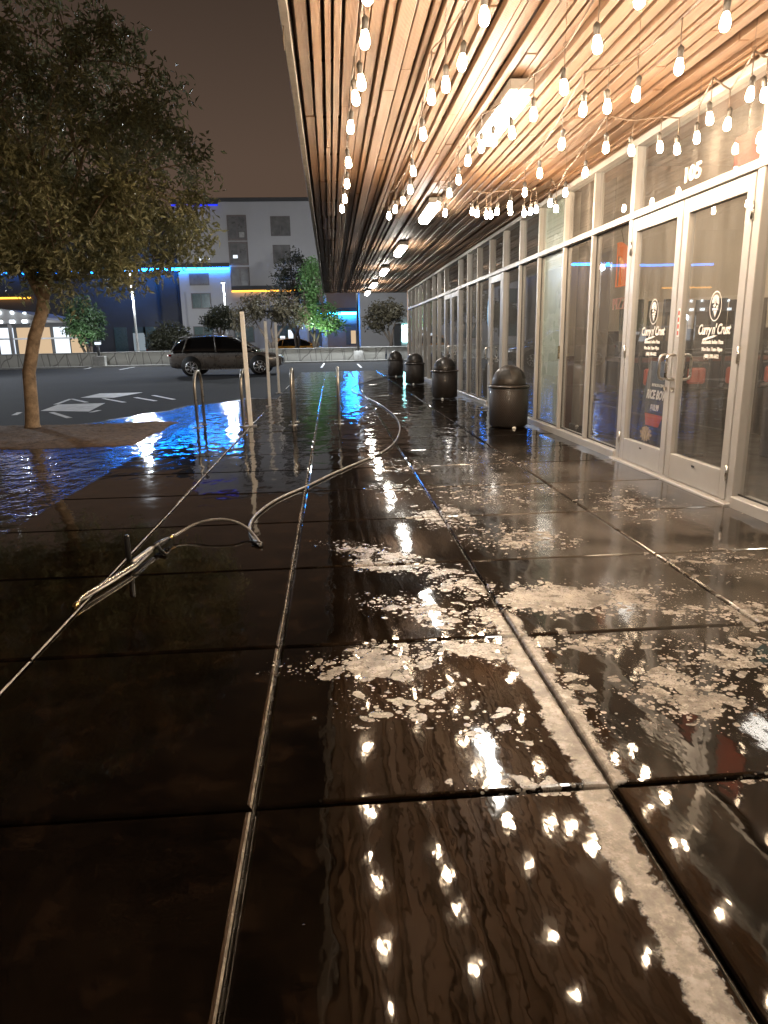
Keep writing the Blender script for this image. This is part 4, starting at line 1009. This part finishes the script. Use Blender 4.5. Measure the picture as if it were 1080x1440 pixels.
# ------------------------------------------------------------------ far wall, lamps, hotel
lw = empty('boundary_wall', (0, 47.6, 0), 0, 'low concrete wall with slanted grooves across the far side of the lot', 'wall')
o = MB().bbox(-24.9, 3.6, -.15, .15, -.14, .72, .02).build('wall_body', 'wall_conc', lw)
MB().bbox(-25.0, 3.7, -.19, .19, .722, .78, .015).build('coping', 'kerb', lw)
lw2 = empty('boundary_wall', (0, 47.6, 0), 0, 'plain end of the low concrete wall behind the litter bins', 'wall')
MB().bbox(3.72, 26, -.15, .15, -.14, .72, .02).build('wall_body', 'kerb', lw2); MB().bbox(3.71, 26, -.19, .19, .722, .78, .015).build('coping', 'kerb', lw2)
def lamp_post(loc, h, label, power, mat, footing=.45, colr=(.86, .93, 1.0), arm=(.0, -.35), head=True):
    r = empty('street_lamp', loc, 0, label, 'street lamp', 'lamp posts around the lot')
    MB().lathe([(.32, -.1), (.32, footing), (.26, footing + .03), (.0, footing + .03)], 20).build('footing', 'kerb', r)
    MB().tube([(0, 0, footing), (0, 0, h)], [.085, .06], 10).build('pole', mat, r)
    MB().bbox(arm[0] - .16, arm[0] + .16, arm[1] - .30, arm[1] + .36, h - .02, h + .06, .02).build('lamp_head', 'frame_dark', r)
    MB().box(arm[0] - .13, arm[0] + .13, arm[1] - .25, arm[1] + .25, h - .035, h - .022).build('lens', 'lamp_white', r)
    l = bpy.data.lights.new('lamp', 'POINT'); l.energy = power; l.color = colr; l.shadow_soft_size = .15
    lo = bpy.data.objects.new('lamp', l); col.objects.link(lo); lo.parent = r; lo.location = (arm[0], arm[1], h - .22)
    return r
lamp_post((-13.0, 49.4, -.05), 6.0, 'pale lit lamp post rising behind the low wall under the tree crown', 2300, 'white_post')
lamp_post((-9.35, 66, 0), 6.4, 'short lit lamp post in front of the hotel windows', 650, 'white_post')
lamp_post((1.80, 46.95, -.1), 7.2, 'dark lamp post standing on a concrete footing at the low wall', 5200, 'frame_dark', .62)
lamp_post((-17.5, 30, -.15), 7.0, 'unseen lamp post added behind the tree crown to light the parking lot', 3600, 'frame_dark')  # added lamp, out of sight, brightens the lot
wl = empty('bollard_lamp', (-14.85, 47.0, .0), 0, 'short black bollard lamp on a concrete block before the wall', 'bollard lamp')
MB().bbox(-.38, .38, -.22, .22, -.14, .55, .02).build('block', 'kerb', wl)
MB().tube([(0, 0, .55), (0, 0, 1.25)], .08, 10).build('pole', 'frame_dark', wl); MB().bbox(-.16, .16, -.16, .16, 1.26, 1.42, .02).build('lens', 'lit_window', wl); MB().bbox(-.2, .2, -.2, .2, 1.421, 1.5, .02).build('cap', 'frame_dark', wl)

ht = empty('hotel', (-7, 78, 0), 0, 'pale five storey hotel with blue and amber light strips across the road', 'building')
def HP(mb, name, mat, parent=None): return P(mb, name, mat, parent or ht)
HP(MB().box(-15.0, -.3, 75, 90, -.2, 14.75), 'main_wall', 'stucco_far')
HP(MB().bbox(-15.2, -.1, 74.8, 90.2, 14.76, 15.1, .03), 'parapet', 'stucco_grey')
HP(MB().box(-45, -17.2, 77, 92, -.2, 12.0), 'wing_wall', 'stucco_grey')
HP(MB().box(-17.2, -15.01, 76, 90, -.2, 13.0), 'recess_wall', 'stucco_navy')
HP(MB().box(-.29, 2.9, 74, 90, -.2, 11.2), 'tower_wall', 'stucco_brown')
HP(MB().box(2.92, 30, 70, 90, -.2, 5.6), 'block_wall', 'stucco_far')
HP(MB().bbox(2.8, 30.2, 69.85, 90.1, 5.61, 5.8, .02), 'block_coping', 'stucco_grey')
def win(x0, x1, z0, z1, y, mat='glass_far', fr='frame_far', bars=1):
    f = MB().box(x0 - .08, x1 + .08, y - .06, y + .02, z0 - .08, z1 + .08)
    f = HP(f, 'window', fr)
    w = (x1 - x0) / (bars + 1)
    for k in range(bars + 1):
        HP(MB().box(x0 + k * w + .03, x0 + (k + 1) * w - .03, y - .075, y - .062, z0, z1), 'pane', mat, f)
for (a, b_) in ((11.25, 13.4), (8.9, 10.9), (6.75, 8.5)):
    HP(MB().box(-9.85, -7.95, 74.90, 75.0, a - .12, b_ + .12), 'panel', 'panel_brown')
    win(-9.7, -8.95, a + .1, b_ - .1, 74.88, 'glass_far', 'frame_far', 0); win(-8.8, -8.1, a + .1, b_ - .1, 74.88, 'glass_far', 'frame_far', 0)
win(-5.5, -3.7, 11.6, 13.3, 74.98); win(-5.4, -3.8, 9.0, 10.6, 74.98)
HP(MB().box(-9.45, -9.0, 74.78, 74.80, 9.45, 9.75), 'lit_pane', 'lit_window'); HP(MB().box(-12.9, -12.5, 74.90, 74.93, 9.3, 9.8), 'lit_pane', 'lit_window')
HP(MB().box(-8.7, -8.2, 74.78, 74.80, 11.4, 11.9), 'lit_pane', plain('blind', (.4, .38, .34), .8))
win(-13.85, -12.05, 4.75, 6.1, 74.98, 'glass_green'); win(-13.9, -12.1, 7.0, 8.0, 74.98); win(-13.9, -12.05, 1.4, 2.85, 74.98, 'glass_green'); win(-9.8, -7.9, 1.3, 2.75, 74.98, 'glass_green'); win(-5.4, -3.6, 1.0, 2.8, 74.98, 'glass_green', bars=2)
HP(MB().box(-4.35, -3.85, 74.86, 74.88, 1.2, 2.4), 'lit_pane', 'lit_window'); HP(MB().box(-5.2, -4.7, 74.86, 74.88, 1.2, 1.8), 'lit_pane', 'lit_window')
HP(MB().box(-2.2, -.9, 74.88, 75, .1, 3.0), 'doorway', 'frame_dark'); HP(MB().box(1.6, 2.7, 73.9, 74, .8, 2.9), 'window', 'frame_dark'); HP(MB().box(2.1, 2.6, 73.87, 73.89, .9, 2.2), 'lit_pane', 'warm_window')
# led strips on thin ledges
def led(x0, x1, z, y, mat, hgt=.22):
    l = HP(MB().bbox(x0, x1, y - .25, y, z + .05 + hgt, z + .45 + hgt, .02), 'ledge', 'stucco_grey'); HP(MB().box(x0, x1, y - .22, y - .12, z, z + hgt), 'light_strip', mat, l)
led(-23.5, -9.9, 8.35, 74.9, 'led_blue'); led(-.9, 2.75, 3.78, 73.9, 'led_blue_near'); led(-9.8, -2.6, 6.2, 74.9, 'led_orange', .14)
led(-36, -30.4, 6.0, 76.9, 'led_orange', .16); led(-36, -23.5, 8.35, 76.9, 'led_blue_soft'); led(-15.1, -10.6, 14.35, 74.9, 'led_blue_dim', .12)
HP(MB().box(7.0, 7.5, 69.9, 69.98, 1.0, 2.6), 'lit_doorway', 'cyan_lit'); HP(MB().box(6.2, 6.9, 69.9, 69.99, .2, 2.7), 'doorway', 'frame_dark')
for (x, y0) in ((-22.5, 76.9), (-20.6, 76.9), (-19.5, 76.9)): HP(MB().box(x, x + 1.3, y0 - .02, y0 + .05, .4, 3.0), 'window', 'glass_green')
HP(MB().box(-20.6, -19.4, 76.84, 76.86, .6, 2.4), 'lit_pane', emit('dim_lit_pane', (.75, .9, 1.0), .22))
# drive-up canopy at far left
pc = empty('entrance_canopy', (-30, 62, 0), 0, 'white lit drive-up canopy of the hotel entrance at the far left', 'canopy')
def PC(mb, name, mat): return P(mb, name, mat, pc)
rfm = MB().prism([(-40, 4.9), (-27.0, 4.30), (-23.6, 3.55), (-23.6, 3.40), (-40, 3.40)], 1, 62, 72)
fix(PC(rfm, 'roof', 'stucco_far'))
PC(MB().bbox(-40, -23.5, 61.8, 61.98, 3.1, 3.42, .02), 'fascia', 'stucco_far')
for x in (-30.6, -28.6, -26.7, -24.9): PC(MB().bbox(x - .12, x + .12, 62.2, 62.45, -.1, 3.38, .02), 'column', 'stucco_far')
for x in (-29.6, -28.3, -27.2, -26.2, -25.2): PC(MB().box(x - .18, x + .18, 61.70, 61.78, 3.15, 3.38), 'lamp', 'canopy_glow')
for x in (-29.6, -28.3, -27.2, -26.2, -25.2):
    PC(MB().box(x - .1, x + .1, 61.9, 61.99, 3.9, 4.1 if x < -26 else 4.0), 'lamp', 'canopy_glow')
for k, x in enumerate((-31.5, -29.8, -28.1, -26.4, -24.9)): PC(MB().box(x, x + 1.35, 70.9, 71, .2 + .3 * (k % 2), 3.0), 'lit_glazing', 'warm_window' if k % 3 else 'lit_window')
PC(MB().box(-40, -23.4, 71.02, 72, -.1, 3.39), 'back_wall', 'stucco_grey')
PC(MB().bbox(-40, -23.6, 70.8, 70.88, 1.9, 2.05, .01), 'glazing_bar', 'stucco_far')
l = bpy.data.lights.new('canopy_lamp', 'POINT'); l.energy = 700; l.color = (.85, .93, 1); l.shadow_soft_size = .3
lo = bpy.data.objects.new('canopy_lamp', l); col.objects.link(lo); lo.parent = pc; lo.location = (2.5, 3.5, 2.7)
# ground-mounted uplights under the two green trees
def uplight(loc, power, label):
    r = empty('uplight', loc, 0, label, 'uplight', 'uplights under the trees')
    MB().lathe([(.12, -.1), (.12, .14), (.10, .18), (.0, .18)], 14).build('housing', 'frame_dark', r)
    MB().lathe([(.0, .185), (.085, .185)], 14).build('lens', 'lamp_white', r)
    l = bpy.data.lights.new('uplight', 'SPOT'); l.energy = power; l.color = (.75, 1.0, .75); l.spot_size = R(95); l.spot_blend = .6; l.shadow_soft_size = .08
    lo = bpy.data.objects.new('uplight', l); col.objects.link(lo); lo.parent = r; lo.location = (0, 0, .22); lo.rotation_euler = (R(180 - 8), 0, 0)
uplight((-1.0, 54.6, .1), 1500, 'uplight in the ground below the bright green tree')
uplight((-18.2, 53.6, .1), 500, 'uplight in the ground below the pale green tree')

# ------------------------------------------------------------------ sky, camera, render
w = bpy.data.worlds.new('World'); scn.world = w; w.use_nodes = True; nt_ = w.node_tree; nt_.nodes.clear()
N_ = nt_.nodes.new
out = N_('ShaderNodeOutputWorld'); add = N_('ShaderNodeAddShader')
sky = N_('ShaderNodeTexSky'); sky.sky_type = 'NISHITA'; sky.sun_disc = False; sky.sun_elevation = R(-4); sky.sun_rotation = R(200)
b1 = N_('ShaderNodeBackground'); b1.inputs[1].default_value = .05; nt_.links.new(sky.outputs[0], b1.inputs[0])
tc = N_('ShaderNodeTexCoord'); sep = N_('ShaderNodeSeparateXYZ'); nt_.links.new(tc.outputs['Generated'], sep.inputs[0])
cr = N_('ShaderNodeValToRGB'); nt_.links.new(sep.outputs[2], cr.inputs[0])
cr.color_ramp.elements[0].position = 0; cr.color_ramp.elements[0].color = (.052, .034, .024, 1)
cr.color_ramp.elements[1].position = .55; cr.color_ramp.elements[1].color = (.0065, .0042, .003, 1)
e = cr.color_ramp.elements.new(.22); e.color = (.046, .030, .0215, 1)
b2 = N_('ShaderNodeBackground'); nt_.links.new(cr.outputs[0], b2.inputs[0]); b2.inputs[1].default_value = 1.5
nt_.links.new(b1.outputs[0], add.inputs[0]); nt_.links.new(b2.outputs[0], add.inputs[1]); nt_.links.new(add.outputs[0], out.inputs[0])

cam = bpy.data.cameras.new('camera'); co = bpy.data.objects.new('camera', cam); col.objects.link(co)
mt = Matrix((CR, CU, -CF)).transposed().to_4x4(); mt.translation = Vector((0, 0, H)); co.matrix_world = mt
cam.sensor_fit = 'HORIZONTAL'; cam.sensor_width = 36; cam.lens = FPX / 1080 * 36; cam.clip_start = .05; cam.clip_end = 1500
scn.camera = co
scn.render.engine = 'CYCLES'
scn.view_settings.view_transform = 'Standard'; scn.view_settings.look = 'None'; scn.view_settings.exposure = .5; scn.view_settings.gamma = 1
cy = scn.cycles
cy.use_denoising = True; cy.max_bounces = 8; cy.diffuse_bounces = 3; cy.glossy_bounces = 4; cy.transparent_max_bounces = 16; cy.transmission_bounces = 4
cy.sample_clamp_indirect = 6; cy.caustics_reflective = False; cy.caustics_refractive = False
scn.render.resolution_x = 768; scn.render.resolution_y = 1024
